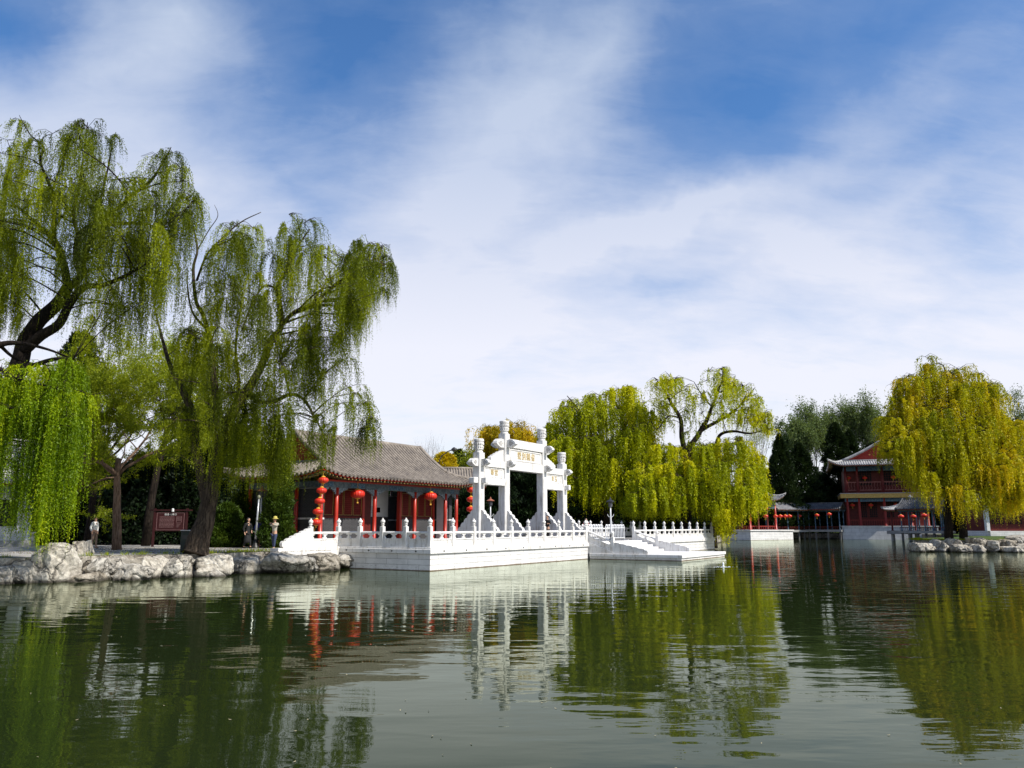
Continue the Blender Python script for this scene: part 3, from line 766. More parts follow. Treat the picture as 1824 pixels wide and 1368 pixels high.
# ------------------------------------------------------------------ the hall
HL = thing('garden_hall', 'long red columned hall with grey tiled roof behind the terrace', 'hall', sv(9.45, 13, 0), A58)
FZ = 1.28
MB().box(-7.5, 7.5, -3.7, 3.7, .6, FZ).build('plinth', MPAVE, HL)
cx = [2.7-9.45, 3.97-9.45, 7.37-9.45, 11.4-9.45, 14.86-9.45, 16.2-9.45]
for x in cx:
    MB().lathe([(.20, 0), (.20, .05), (.135, .08), (.125, 1.5), (.12, 3.5)], 14, (x, -3, FZ)).build('column', RED, HL, smooth=True)
for y in (-1, 1, 3):
    for x in (cx[0], cx[-1]): MB().lathe([(.20, 0), (.20, .05), (.135, .08), (.125, 1.5), (.12, 3.5)], 14, (x, y, FZ)).build('column', RED, HL, smooth=True)
b = MB(); b.box(cx[0]-.2, cx[-1]+.2, -3.12, -2.88, 4.38, 4.72); b.box(cx[0]-.12, cx[0]+.12, -2.88, 3, 4.38, 4.72); b.box(cx[-1]-.12, cx[-1]+.12, -2.88, 3, 4.38, 4.72)
b.build('painted_beam', GREENP, HL)
for i in range(5):
    a, c = cx[i]+.13, cx[i+1]-.13; L = c-a
    MB().box(a+L*.30, a+L*.70, -3.135, -2.865, 4.42, 4.68).build('beam_panel', BLUEP, HL)
b = MB(); b.box(cx[0]-.25, cx[-1]+.25, -3.16, -2.84, 4.724, 4.82); b.build('purlin', RED, HL)
b = MB()
for i, x in enumerate(cx):
    for sg in (-1, 1):
        if (i == 0 and sg < 0) or (i == 5 and sg > 0): continue
        w_ = .75 if not ((i == 0) or (i == 1 and sg < 0) or i == 5 or (i == 4 and sg > 0)) else .45
        pr = [(0, 0), (w_, 0), (w_*.92, -.10), (w_*.75, -.09), (w_*.7, -.17), (w_*.48, -.16), (w_*.42, -.26), (w_*.2, -.26), (w_*.15, -.38), (0, -.40)]
        MB().prism([(x+sg*(.12+p), 4.378+q) for p, q in pr], 'y', -3.05, -2.95).build('bracket', PALEB, HL)
# inner wall
yw = -1.7
w0, w1 = 4.15-9.45, 7.55-9.45; w2, w3 = 11.5-9.45, 14.95-9.45
for a, c in ((w0, w1), (w2, w3)):
    MB().box(a, c, yw-.14, yw+.14, FZ, 2.62).build('dado_wall', GBRICK, HL)
    MB().box(a, c, yw-.17, yw+.1, 2.622, 2.72).build('sill', DRED, HL)
    wn_ = MB().box(a, c, yw-.02, yw+.02, 2.72, 4.6).build('window', DRED, HL)
    l = MB(); n = 4
    for i in range(n):
        x0, x1 = a+(c-a)*i/n+.08, a+(c-a)*(i+1)/n-.08
        lattice(l, x0, x1, yw-.06, 2.85, 4.3, 7, 12, .022, .02)
    l.build('lattice', mat('lattice_red', (.30, .03, .02), (.22, .02, .015), .5), wn_)
    gl_ = MB()
    for i in range(n):
        x0, x1 = a+(c-a)*i/n+.05, a+(c-a)*(i+1)/n-.05
        for q in ((x0, x0+.02, 2.8, 4.35), (x1-.02, x1, 2.8, 4.35)): gl_.box(q[0], q[1], yw-.10, yw-.08, q[2], q[3])
        for q in (2.8, 4.33): gl_.box(x0, x1, yw-.10, yw-.08, q, q+.02)
    gl_.build('gilt_frame', GOLD, wn_)
for x in (w1+.12, w2-.12, w0-.12, w3+.12): MB().box(x-.11, x+.11, yw-.13, yw+.13, FZ, 4.6).build('door_post', RED, HL)
MB().box(w0-.3, w3+.3, yw-.12, yw+.12, 4.604, 5.1).build('lintel', DRED, HL)
MB().box(w1+.25, w1+1.2, yw+.2, yw+.26, FZ, 4.6).build('door', DRED, HL)
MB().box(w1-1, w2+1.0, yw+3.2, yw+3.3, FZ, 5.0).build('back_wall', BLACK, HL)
MB().box(w0, w3, 2.8, 3.0, FZ, 5.0).build('back_wall', GBRICK, HL)
d_ = MB().box(w1+1.75, w2+.3, yw+1.35, yw+1.45, 2.75, 4.6).build('display_board', PLASTER, HL)
l = MB()
for i in range(7): l.box(w1+2.25, w1+2.85, yw+1.335, yw+1.348, 3.0+i*.07, 3.03+i*.07)
l.build('printed_lines', mat('print_grey', (.35, .35, .35), None), d_)
MB().box(w1+3.0, w1+3.4, yw+1.31, yw+1.35, 3.05, 3.38).build('screen', SCREEN, d_)
MB().box(w1+1.75, w2+.3, yw+1.3, yw+1.45, FZ, 2.747).build('dado_wall', GBRICK, HL)
# side walls
for x in (cx[0]+.35, cx[-1]-.35):
    MB().box(x-.16, x+.16, -2.75, 3.0, FZ, 4.3).build('side_wall', GBRICK, HL)
    MB().box(x-.19, x+.19, -2.78, 3.0, 2.52, 2.62).build('stone_band', MARBLE, HL)
    MB().box(x-.19, x+.19, -2.78, 3.0, FZ-.002, 1.5).build('wall_foot', LBRICK, HL)
    MB().box(x-.19, x+.19, -2.78, 3.0, 4.303, 4.37).build('wall_coping', LBRICK, HL)
MB().box(cx[-1]-.75, cx[-1]-.55, -2.6, -1.8, FZ, 4.3).build('notice_panel', PLASTER, HL)
make_roof(HL, 7.85, 4.15, 5.02, 2.80, gable=6.15, pitch=.33, lift=.42, curve=.42, tile=TILE)

# ------------------------------------------------------------------ lanterns
def lantern_parts(parent, c, r, tassel=.35, seg=18):
    b = MB(); n = 9; pr = []
    for i in range(n+1):
        t = -1 + 2*i/n; pr.append((r*math.sqrt(max(0, 1-(t*.93)**2.4 if t > 0 else 1-(-t*.93)**2.4))+.02, t*r*.60))
    vs = []; fs = []
    for j, (rr, z) in enumerate(pr):
        for i in range(seg*2):
            a = math.pi*i/seg; q = rr*(1.0 if i % 2 else .965); vs.append((c[0]+q*math.cos(a), c[1]+q*math.sin(a), c[2]+z))
    m = seg*2
    for j in range(len(pr)-1):
        for i in range(m): fs.append((j*m+i, j*m+(i+1) % m, (j+1)*m+(i+1) % m, (j+1)*m+i))
    fs.append(tuple(range(m))[::-1]); fs.append(tuple((len(pr)-1)*m+i for i in range(m)))
    body = b.add(vs, fs).build('lantern', LAN, parent)
    t = MB(); t.lathe([(r*.42, 0), (r*.46, .03), (r*.30, .08), (.03, .10)], 14, (c[0], c[1], c[2]+r*.56))
    t.lathe([(.03, -.06), (r*.36, -.05), (r*.42, 0)], 14, (c[0], c[1], c[2]-r*.56))
    t.build('cap', LANY, body)
    if tassel:
        t = MB().lathe([(r*.16, -tassel), (r*.10, -tassel*.5), (r*.12, -tassel*.35), (.02, 0)], 10, (c[0], c[1], c[2]-r*.6)).build('tassel', LANY, body)
    return body
def lantern_string(label, top, drift, n, r, step, cat='lantern string', group=None):
    Lr = thing('lantern_string', label, cat, top, 0, group)
    for i in range(n):
        c = (drift[0]*i*step, drift[1]*i*step, -.42-i*step); lantern_parts(Lr, c, r, .15)
    MB().tube([(0, 0, .02), (drift[0]*n*step, drift[1]*n*step, -.3-n*step)], .012, 5).build('cord', LANY, Lr)
def lantern(label, p, r, tassel=.35, drop=.4, group=None):
    Lr = thing('red_lantern', label, 'lantern', p, 0, group)
    lantern_parts(Lr, (0, 0, 0), r, tassel)
    MB().tube([(0, 0, r*.6), (0, 0, r*.6+drop)], .012, 5).build('cord', LANY, Lr)
pc = sv(1.75, 8.95)
lantern_string('string of five red lanterns hanging from the near corner of the hall roof', at(576.5, 842, 45.3), (-.13, 0), 5, .27, .585)
lantern_string('string of red lanterns hanging from the far corner of the hall roof, beside the archway', at(839, 862, 58.5), (0, 0), 4, .30, .70)
lantern('large red lantern hanging in the left bay of the hall', at(637, 880, 48.9), .42, .30, .5, 'large lanterns under the hall eaves')
lantern('large red lantern hanging in the right bay of the hall', at(767, 884, 54.7), .42, .34, .5, 'large lanterns under the hall eaves')

# ------------------------------------------------------------------ street lamps
def lamp(label, p, H, pole_m=METALW, hat_m=METALB, rp=.05, base=True, group='garden lamp posts'):
    L = thing('street_lamp', label, 'lamp post', p, 0, group)
    b = MB(); b.lathe([(rp*1.3, .3), (rp, .6), (rp, H*.75), (rp*.8, H)], 10); b.build('pole', pole_m, L, smooth=True)
    MB().lathe([(.17, 0), (.16, .08), (.10, .16), (.085, .42), (rp*1.2, .5)], 12).build('foot', hat_m if base else pole_m, L, smooth=True)
    a = MB(); z = H*.74
    for sg in (-1, 1): a.tube([(0, 0, z-.12), (sg*.12, 0, z-.06), (sg*.20, 0, z+.02), (sg*.22, 0, z+.12)], .018, 5)
    a.build('arm', pole_m, L)
    MB().lathe([(.10, 0), (.14, .05), (.16, .30), (.13, .36)], 8, (0, 0, H)).build('lamp_glass', mat('smoked_glass', (.10, .10, .11), (.06, .06, .07), .2), L)
    MB().lathe([(.30, 0), (.31, .03), (.16, .12), (.07, .17), (.05, .25), (.01, .33)], 10, (0, 0, H+.36)).build('lamp_hat', hat_m, L)
lamp('white lamp post with black head standing by the landing steps', sv(LS+3.9, .1, TZ) + Vector((0, 0, 0)), 2.35)
lamp('white lamp post with a rust red hat seen through the left bay of the archway', at(873.5, 938, 62)*1.0 - Vector((0, 0, 2.1-GZ)), 2.75, METALW, COPPER)
lamp('white lamp post behind the silver pole, near the people', Vector((at(463, 938, 48).x, 48, GZ)), 2.9, METALW, COPPER)
sp = thing('lamp_pole', 'tall silver pole on a dark conical foot beside the woman in black', 'pole', Vector((at(456.5, 938, 45).x, 45, GZ)))
MB().tube([(0, 0, .3), (.02, 0, 1.5), (.06, 0, 2.75)], [.06, .055, .045], 10).build('pole', METALS, sp, smooth=True)
MB().lathe([(.23, 0), (.21, .06), (.13, .25), (.08, .48)], 14).build('foot', METALB, sp, smooth=True)
MB().lathe([(.05, 0), (.09, .04), (.10, .14), (.05, .2), (.02, .22)], 12, (.06, 0, 2.7)).build('lamp_head', mat('frosted_glass', (.25, .26, .17), (.18, .18, .12), .3), sp, smooth=True)
fl = thing('flood_lamp', 'dark flood lamp on a curved pole behind the hall roof', 'flood lamp', Vector((at(775, 938, 80).x, 80, GZ)))
pz = [at(779, 829, 80), at(787, 812, 80), at(798, 804, 80), at(806, 801, 80)]
MB().tube([(0, 0, 0), (0, 0, 5)] + [q - fl.location for q in pz], .05, 6).build('pole', METALB, fl)
q = pz[-1]-fl.location; MB().lathe([(.02, 0), (.28, .04), (.32, .14), (.2, .3), (.05, .4)], 10, (q.x+.15, q.y, q.z-.15)).build('lamp_head', METALB, fl)

# ------------------------------------------------------------------ sign board and litter bin
p = Vector((at(303, 938, 48).x, 48, GZ)); pm = FPX/48
SB = thing('notice_board', 'dark red notice board on two posts between the tree trunks', 'notice board', p, R(6))
MB().box(-.98, -.86, -.06, .06, 0, 2.25).build('post', MAROON, SB); MB().box(.86, .98, -.06, .06, 0, 2.25).build('post', MAROON, SB)
MB().box(-1.2, 1.2, -.10, .10, 2.10, 2.18).build('top_rail', MAROON, SB)
pn = MB().box(-.86, .86, -.03, .03, .92, 2.05).build('board', MAROON, SB)
b = MB()
for q in ((-.78, .78, 1.97, 1.985), (-.78, .78, .98, .995), (-.78, -.765, .98, 1.985), (.765, .78, .98, 1.985)): b.box(q[0], q[1], -.045, -.03, q[2], q[3])
b.build('border', PINK, pn)
text_part('稻香村簡介', .13, 'heading', PLASTER, pn, (0, -.04, 1.88), ext=.004)
b = MB(); random.seed(3)
for i in range(9):
    z = 1.74 - i*.075; x = -.62
    while x < .20:
        L = random.uniform(.03, .14); b.box(x, min(x+L, .22), -.042, -.03, z, z+.022); x += L+.02
for i in range(6):
    z = 1.72 - i*.04; b.box(.36, .62, -.042, -.03, z, z+.012)
for i in range(4): b.box(.36, .60-.04*i, -.042, -.03, 1.33-i*.06, 1.345-i*.06)
for q in ((.34, .64, 1.77, 1.78), (.34, .64, 1.42, 1.43), (.34, .35, 1.42, 1.78), (.63, .64, 1.42, 1.78)): b.box(q[0], q[1], -.042, -.03, q[2], q[3])
b.build('text_lines', PINK, pn)
MB().lathe([(.05, 0), (.075, .03), (.075, .17), (.03, .21)], 10, (.12, -.1, 2.03)).build('lamp', METALW, SB)
LB = thing('litter_bin', 'dark green litter bin standing against the big willow trunk', 'litter bin', Vector((at(333, 938, 37.2).x, 37.2, GZ)), R(5))
MB().box(-.19, .19, -.17, .17, .05, .98).build('body', mat('bin_paint', (.02, .028, .024), (.03, .04, .033), .5), LB, bevel=.02)
MB().box(-.22, .22, -.2, .2, .985, 1.03).build('lid', METALS, LB, bevel=.01)
MB().box(-.12, .12, -.18, -.17, .62, .80).build('slot', METALB, LB)
for x in (-.15, .15): MB().box(x-.03, x+.03, -.12, .12, 0, .05).build('leg', METALB, LB)

# ------------------------------------------------------------------ rocks
def rock(label, x0, x1, yt, yb, depth=1.3, name='boulder', Yz=None, group='boulders along the left bank', sink=.35, seed=0, cat='boulder', zbase=0.0, over=0):
    random.seed(seed*31+5)
    if Yz is None: c0 = onz((x0+x1)/2, yb, zbase); Y = c0.y + depth*.35
    else: Y = Yz
    a, b = at(x0, 938, Y), at(x1, 938, Y); wd = (b.x-a.x)/2*1.12; depth *= 1.25; top = at((x0+x1)/2, yt, Y).z
    cz0 = zbase-sink; hh = (top-cz0)/2
    bm = bmesh.new(); bmesh.ops.create_icosphere(bm, subdivisions=5, radius=1)
    pls = []
    for i in range(16):
        v = Vector((random.gauss(0, 1), random.gauss(0, 1), random.gauss(0, .8))).normalized(); pls.append((v, random.uniform(.70, .95)))
    for v in ((0, 0, 1),): pls.append((Vector((random.uniform(-.15, .15), random.uniform(-.25, .05), 1)).normalized(), .86))
    rot = Matrix.Rotation(random.uniform(-.75, .75), 3, 'Z') @ Matrix.Rotation(random.uniform(-.35, .35), 3, 'Y')
    for ax_ in ((1, 0, 0), (-1, 0, 0), (0, -1, 0), (0, 0, 1)): pls.append((rot @ Vector(ax_), random.uniform(.66, .92)))
    off = Vector((seed*7.3, seed*3.1, 0))
    for v in bm.verts:
        d = v.co.normalized(); r = 1.15
        for n_, ds in pls:
            t = n_.dot(d)
            if t > .05: r = min(r, ds/t)
        q = Vector((d.x*wd, d.y*depth, d.z*hh))*1.0
        r *= 1 + .09*noise.fractal(q*1.1+off, 1.0, 2.0, 4) + .04*noise.fractal(q*4.5+off, 1.0, 2.0, 3)
        cr = abs(noise.noise(q*1.0+off*1.7)); r *= 1 - .13*max(0, 1-cr/.09)
        v.co = d*r
        if over and v.co.z < .35 and v.co.y < .3: v.co.y += over*(.35-v.co.z)*.8; v.co.x += .12*(.35-v.co.z)
    bm.normal_update()
    me = bpy.data.meshes.new(name); bm.to_mesh(me); bm.free()
    mx = max(abs(v.co.x) for v in me.vertices); mz = max(v.co.z for v in me.vertices)
    me.transform(Matrix.Diagonal((wd/mx, depth/1.0*.95, hh/mz, 1)))
    me.materials.append(ROCK)
    me.polygons.foreach_set('use_smooth', [True]*len(me.polygons))
    o = link(name, me); o.location = ((a.x+b.x)/2, Y, cz0+hh)
    tag(o, label, cat, group)
rocks = [
 ('grey boulder at the left frame edge above the waterline', -40, 12, 995, 1036, 1.2),
 ('flat boulder under the hanging willow strands, left of the upright rock', 25, 84, 981, 1008, 1.3),
 ('long low stone at the water under the flat boulder', -5, 42, 1006, 1040, 1.0),
 ('dark wet stone low at the water, left of the upright rock', 38, 86, 1005, 1038, .9),
 ('tall upright boulder behind the longest willow strands', 76, 137, 966, 1037, 1.0),
 ('rounded grey boulder right behind the tall upright one', 130, 168, 962, 1026, 1.0),
 ('low flat stone at the foot of the rounded boulder', 134, 190, 1019, 1036, .8),
 ('pale flat boulder below the thin brown trunk', 164, 222, 991, 1032, 1.2),
 ('wide pale boulder with a crack, below the path', 214, 284, 1003, 1033, 1.1),
 ('squat pale boulder second left of the willow root', 262, 310, 989, 1029, 1.1),
 ('pale boulder directly left of the willow root', 303, 352, 987, 1028, 1.1),
 ('large smooth boulder in front of the big willow trunk', 346, 420, 987, 1026, 1.2),
 ('small wedge stone at the water in front of the willow', 360, 408, 1010, 1027, .7),
 ('rounded pale boulder right of the willow root', 414, 470, 988, 1021, 1.0),
 ('broad overhanging boulder with a dark hollow under it', 464, 560, 983, 1021, 1.2),
 ('pale boulder between the two overhanging ones', 552, 608, 984, 1016, 1.2),
 ('overhanging boulder touching the terrace wall', 598, 653, 984, 1012, 1.1)]
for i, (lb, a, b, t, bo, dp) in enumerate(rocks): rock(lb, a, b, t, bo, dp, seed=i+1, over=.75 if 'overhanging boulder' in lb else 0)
rr = [
 ('low grey stone at the left tip of the right bank', 1622, 1656, 966, 976, 69.5), ('small grey rock second from the left tip of the right bank', 1648, 1684, 960, 977, 70.5),
 ('dark rock left of the golden willow roots', 1676, 1704, 958, 977, 71), ('white rock just right of the golden willow trunk', 1720, 1752, 957, 979, 70),
 ('bright white rock at the water, centre of the right bank', 1715, 1745, 968, 981, 68.5), ('pale rock right of the bright white one', 1745, 1772, 961, 982, 69.5),
 ('dark brown rock between pale ones on the right bank', 1768, 1800, 960, 975, 71), ('white low stone under the dark brown rock', 1780, 1812, 972, 983, 68.3),
 ('big dark brown boulder at the right frame edge', 1795, 1845, 952, 975, 71), ('pale stone below the big dark boulder at the right edge', 1808, 1850, 967, 983, 68.2), ('small wet stone below the willow on the right bank', 1690, 1722, 969, 980, 68.6)]
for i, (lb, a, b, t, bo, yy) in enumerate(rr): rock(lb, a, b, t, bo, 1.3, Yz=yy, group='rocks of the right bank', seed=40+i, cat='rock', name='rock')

# ------------------------------------------------------------------ floating things
jt = thing('water_jet', 'small white water spout rising from the pond right of the landing', 'fountain', onz(1288.5, 1010, 0))
WHITE = mat('white_water', (.85, .87, .88), (.75, .78, .80), .3, 20)
MB().lathe([(.07, 0), (.05, .06), (.04, .12), (.05, .17), (.045, .20), (.02, .25)], 10).build('spout', WHITE, jt, smooth=True)
b = MB(); random.seed(9)
for i in range(60):
    x, y = random.gauss(0, .3), random.gauss(0, .25); b.lathe([(.001, 0), (.03, .004), (.001, .012)], 6, (x, y, 0.002))
b.build('foam', WHITE, jt)
b = MB(); random.seed(12)
for i in range(170):
    y = 5.5 + 30*random.random()**1.3; x = random.uniform(-.68, .68)*y*1.0
    if y > 28 and x < 0: continue
    s_ = random.uniform(.009, .022); a = random.uniform(0, 6.3)
    d1 = Vector((math.cos(a), math.sin(a), 0))*s_; d2 = Vector((-math.sin(a), math.cos(a), 0))*s_*.6
    c = Vector((x, y, .006)); b.add([c-d1, c+d2, c+d1+Vector((0, 0, .008)), c-d2], [(0, 1, 2, 3)])
tag(b.build('floating_petals', mat('pale_petal', (.36, .32, .20), (.24, .20, .11), .7, 30)), 'pale fallen petals and leaves scattered on the water', 'petals', kind='stuff')

# ------------------------------------------------------------------ trees
def smooth_poly(pts, n=6):
    """pts: list of (Vector, r). Catmull-Rom."""
    out = []; P = [pts[0]] + pts + [pts[-1]]
    for i in range(1, len(P)-2):
        p0, p1, p2, p3 = P[i-1][0], P[i][0], P[i+1][0], P[i+2][0]
        for j in range(n):
            t = j/n
            q = .5*((2*p1) + (p2-p0)*t + (2*p0-5*p1+4*p2-p3)*t*t + (3*p1-p0-3*p2+p3)*t**3)
            out.append((q, P[i][1]*(1-t)+P[i+1][1]*t))
    out.append(pts[-1]); return out
def interp(poly, x):
    return float(np.interp(x, [p[0] for p in poly], [p[1] for p in poly]))
def strands(anch, out, Ls, step, LL, WW, tints):
    """vectorised hanging strands; returns V,F,T"""
    P, A, L_, W_, T_ = [], [], [], [], []
    n = len(anch); kmax = int(Ls.max()/step)+1
    sway = rng.normal(size=(n, 2))*.035; ph = rng.uniform(0, 6.28, n)
    for kk in range(kmax):
        d = kk*step; mk = Ls > d
        if not mk.any(): break
        a = anch[mk]; o = out[mk]; m = len(a); Lk = Ls[mk]
        jit = rng.uniform(0, step, m)
        dd = d + jit
        reach = .32*(1-np.exp(-dd/.45))
        p = a.copy()
        p[:, 0] += o[:, 0]*reach + sway[mk, 0]*dd + .02*np.sin(dd*2.1+ph[mk])
        p[:, 1] += o[:, 1]*reach + sway[mk, 1]*dd
        p[:, 2] -= dd - .25*(1-np.exp(-dd/.35))*.6
        ax = rng.normal(size=(m, 3))*.55; ax[:, 2] -= .75; ax = nrm(ax)
        tp = np.clip((Lk-dd)/.7, .35, 1)
        P.append(p); A.append(ax); L_.append(LL*rng.uniform(.6, 1.3, m)*tp); W_.append(WW*rng.uniform(.7, 1.3, m)*tp); T_.append(tints[mk]+rng.normal(size=m)*.06)
    return leaves(np.concatenate(P), np.concatenate(A), np.concatenate(L_), np.concatenate(W_), np.concatenate(T_))
def willow(label, Y, limbs, top, bot, ncl, nst, lrange, depth, leafm, LL=.10, WW=.022, step=.075, group=None, extra=(), bark_m=None, twig_r=.012, crad=.9, density=None, root=None, holes=(), name='willow_tree', sc=1.0, skirt=0, dens=1.0):
    random.seed(int(Y*100)+len(limbs)); 
    allp = []; tb = MB(); px_m = FPX/Y
    for lb in limbs:
        pts = []
        for q in lb:
            p = at(q[0], q[1], Y+q[2]); pts.append((p, q[3]*(.84 if Y < 40 and q[1] < 940 else 1)))
        sp_ = smooth_poly(pts, 5)
        pp = []
        for i, (p, r_) in enumerate(sp_):
            jj = noise.noise_vector(p*.9)*r_*.35; pp.append(p+jj)
        tb.tube(pp, [r_ for _, r_ in sp_], 9 if sp_[0][1] > .1 else 6)
        for (p, r_) in sp_:
            if r_ < .3: allp.append((p.x, p.y, p.z, r_))
    AP = np.array(allp)
    cl = []
    xs_ = [p[0] for p in top]; x0, x1 = min(xs_), max(xs_)
    tries = 0
    while len(cl) < ncl and tries < ncl*30:
        tries += 1
        x = random.uniform(x0, x1); yt, yb = interp(top, x), interp(bot, x)
        if yb-yt < 8: continue
        wgt = (yb-yt)/max(1, max(interp(bot, q)-interp(top, q) for q in xs_))
        if random.random() > wgt**.6+.15: continue
        u = random.random()**1.35; y = yt + u*(yb-yt)*.72
        if any((x-hx)**2/hrx**2 + (y-hy)**2/hry**2 < 1 for hx, hy, hrx, hry in holes): continue
        fx = (x-(x0+x1)/2)/((x1-x0)/2); dY = random.uniform(-1, 1)*depth*math.sqrt(max(.15, 1-fx*fx*.8))*(.55+.45*min(1, u+.4))
        cl.append((x, y, dY, yb, random.uniform(.75, 1.2)))
    for q_ in range(skirt):                     # curtains hanging on the near side, in front of the trunk
        x = random.uniform(x0, x1); yt, yb = interp(top, x), interp(bot, x)
        if yb-yt < 20: continue
        cl.append((x, yt + random.uniform(.25, .75)*(yb-yt), -depth*random.uniform(.6, 1.1), yb, random.uniform(.6, 1.0)))
    nx = len(cl)
    for e in extra: cl.append((e[0], e[1], e[2], e[3], e[4] if len(e) > 4 else 1))
    An, Ou, Ls, Ti = [], [], [], []
    for ci, (x, y, dY, yb, sc_) in enumerate(cl):
        c = np.array(at(x, y, Y+dY)); Yc = c[1]
        cr = crad*sc_
        # parent branch: from the nearest suitable limb point below
        dist = np.linalg.norm(AP[:, :3]-c, axis=1) + np.maximum(0, AP[:, 2]-c[2]+.2)*2.5
        a = AP[dist.argmin()]; a3 = a[:3]
        mid = (a3+c)/2 + np.array([random.uniform(-.2, .2), random.uniform(-.2, .2), .10*np.linalg.norm(c-a3)])*sc
        r0 = min(a[3]*.6, .015+.012*np.linalg.norm(c-a3))
        bpts = smooth_poly([(Vector(a3), r0), (Vector(mid), r0*.7), (Vector(c), max(twig_r*1.2, r0*.4))], 4)
        tb.tube([q for q, _ in bpts], [r_ for _, r_ in bpts], 5)
        tint = random.uniform(.05, .95); cden = random.choice([.35, .6, .9, 1.15, 1.35]) if ci < nx else 1.1
        nt = random.randint(3, 6)
        for t_ in range(nt):
            ang = 2*math.pi*random.random(); L = cr*random.uniform(.25, 1.2)
            d = np.array([math.cos(ang), math.sin(ang), 0]); e1 = c + d*L*.5 + np.array([0, 0, L*random.uniform(.15, .42)]); e2 = c + d*L + np.array([0, 0, L*random.uniform(-.1, .3)])
            tb.tube([Vector(c), Vector(e1), Vector(e2)], [twig_r, twig_r*.8, twig_r*.4], 4)
            m = max(1, int(nst*dens*cden/nt*random.uniform(.5, 1.5)))
            for _ in range(m):
                q = random.uniform(.2, 1)**.8
                p = (1-q)**2*c + 2*q*(1-q)*e1 + q*q*e2
                maxL = (at(x, y, Yc).z - at(x, yb, Yc).z)
                L2 = random.uniform(*lrange)*(.35+.65*random.random())
                L2 = min(L2, max(.5, maxL*random.uniform(.6, 1.04))) if ci < nx else max(.5, maxL*random.uniform(.6, 1.0))
                An.append(p); Ou.append(d[:2]+rng.normal(size=2)*.35); Ls.append(L2); Ti.append(tint+random.uniform(-.18, .18))
    An, Ou, Ls, Ti = np.array(An), np.array(Ou), np.array(Ls), np.array(Ti)
    if root is None:
        q = limbs[0][0]; root = at(q[0], q[1], Y+q[2])
    Rt = thing(name, label, 'tree', root, 0, group)
    V, F, Tn = strands(An, Ou, Ls, step, LL, WW, Ti)
    V = V - np.array(root)
    npmesh('crown', V, F, leafm, Rt, Tn)
    tb.xf(Matrix.Translation(-Vector(root))).build('trunk', bark_m or BARK, Rt, smooth=True)
    return Rt

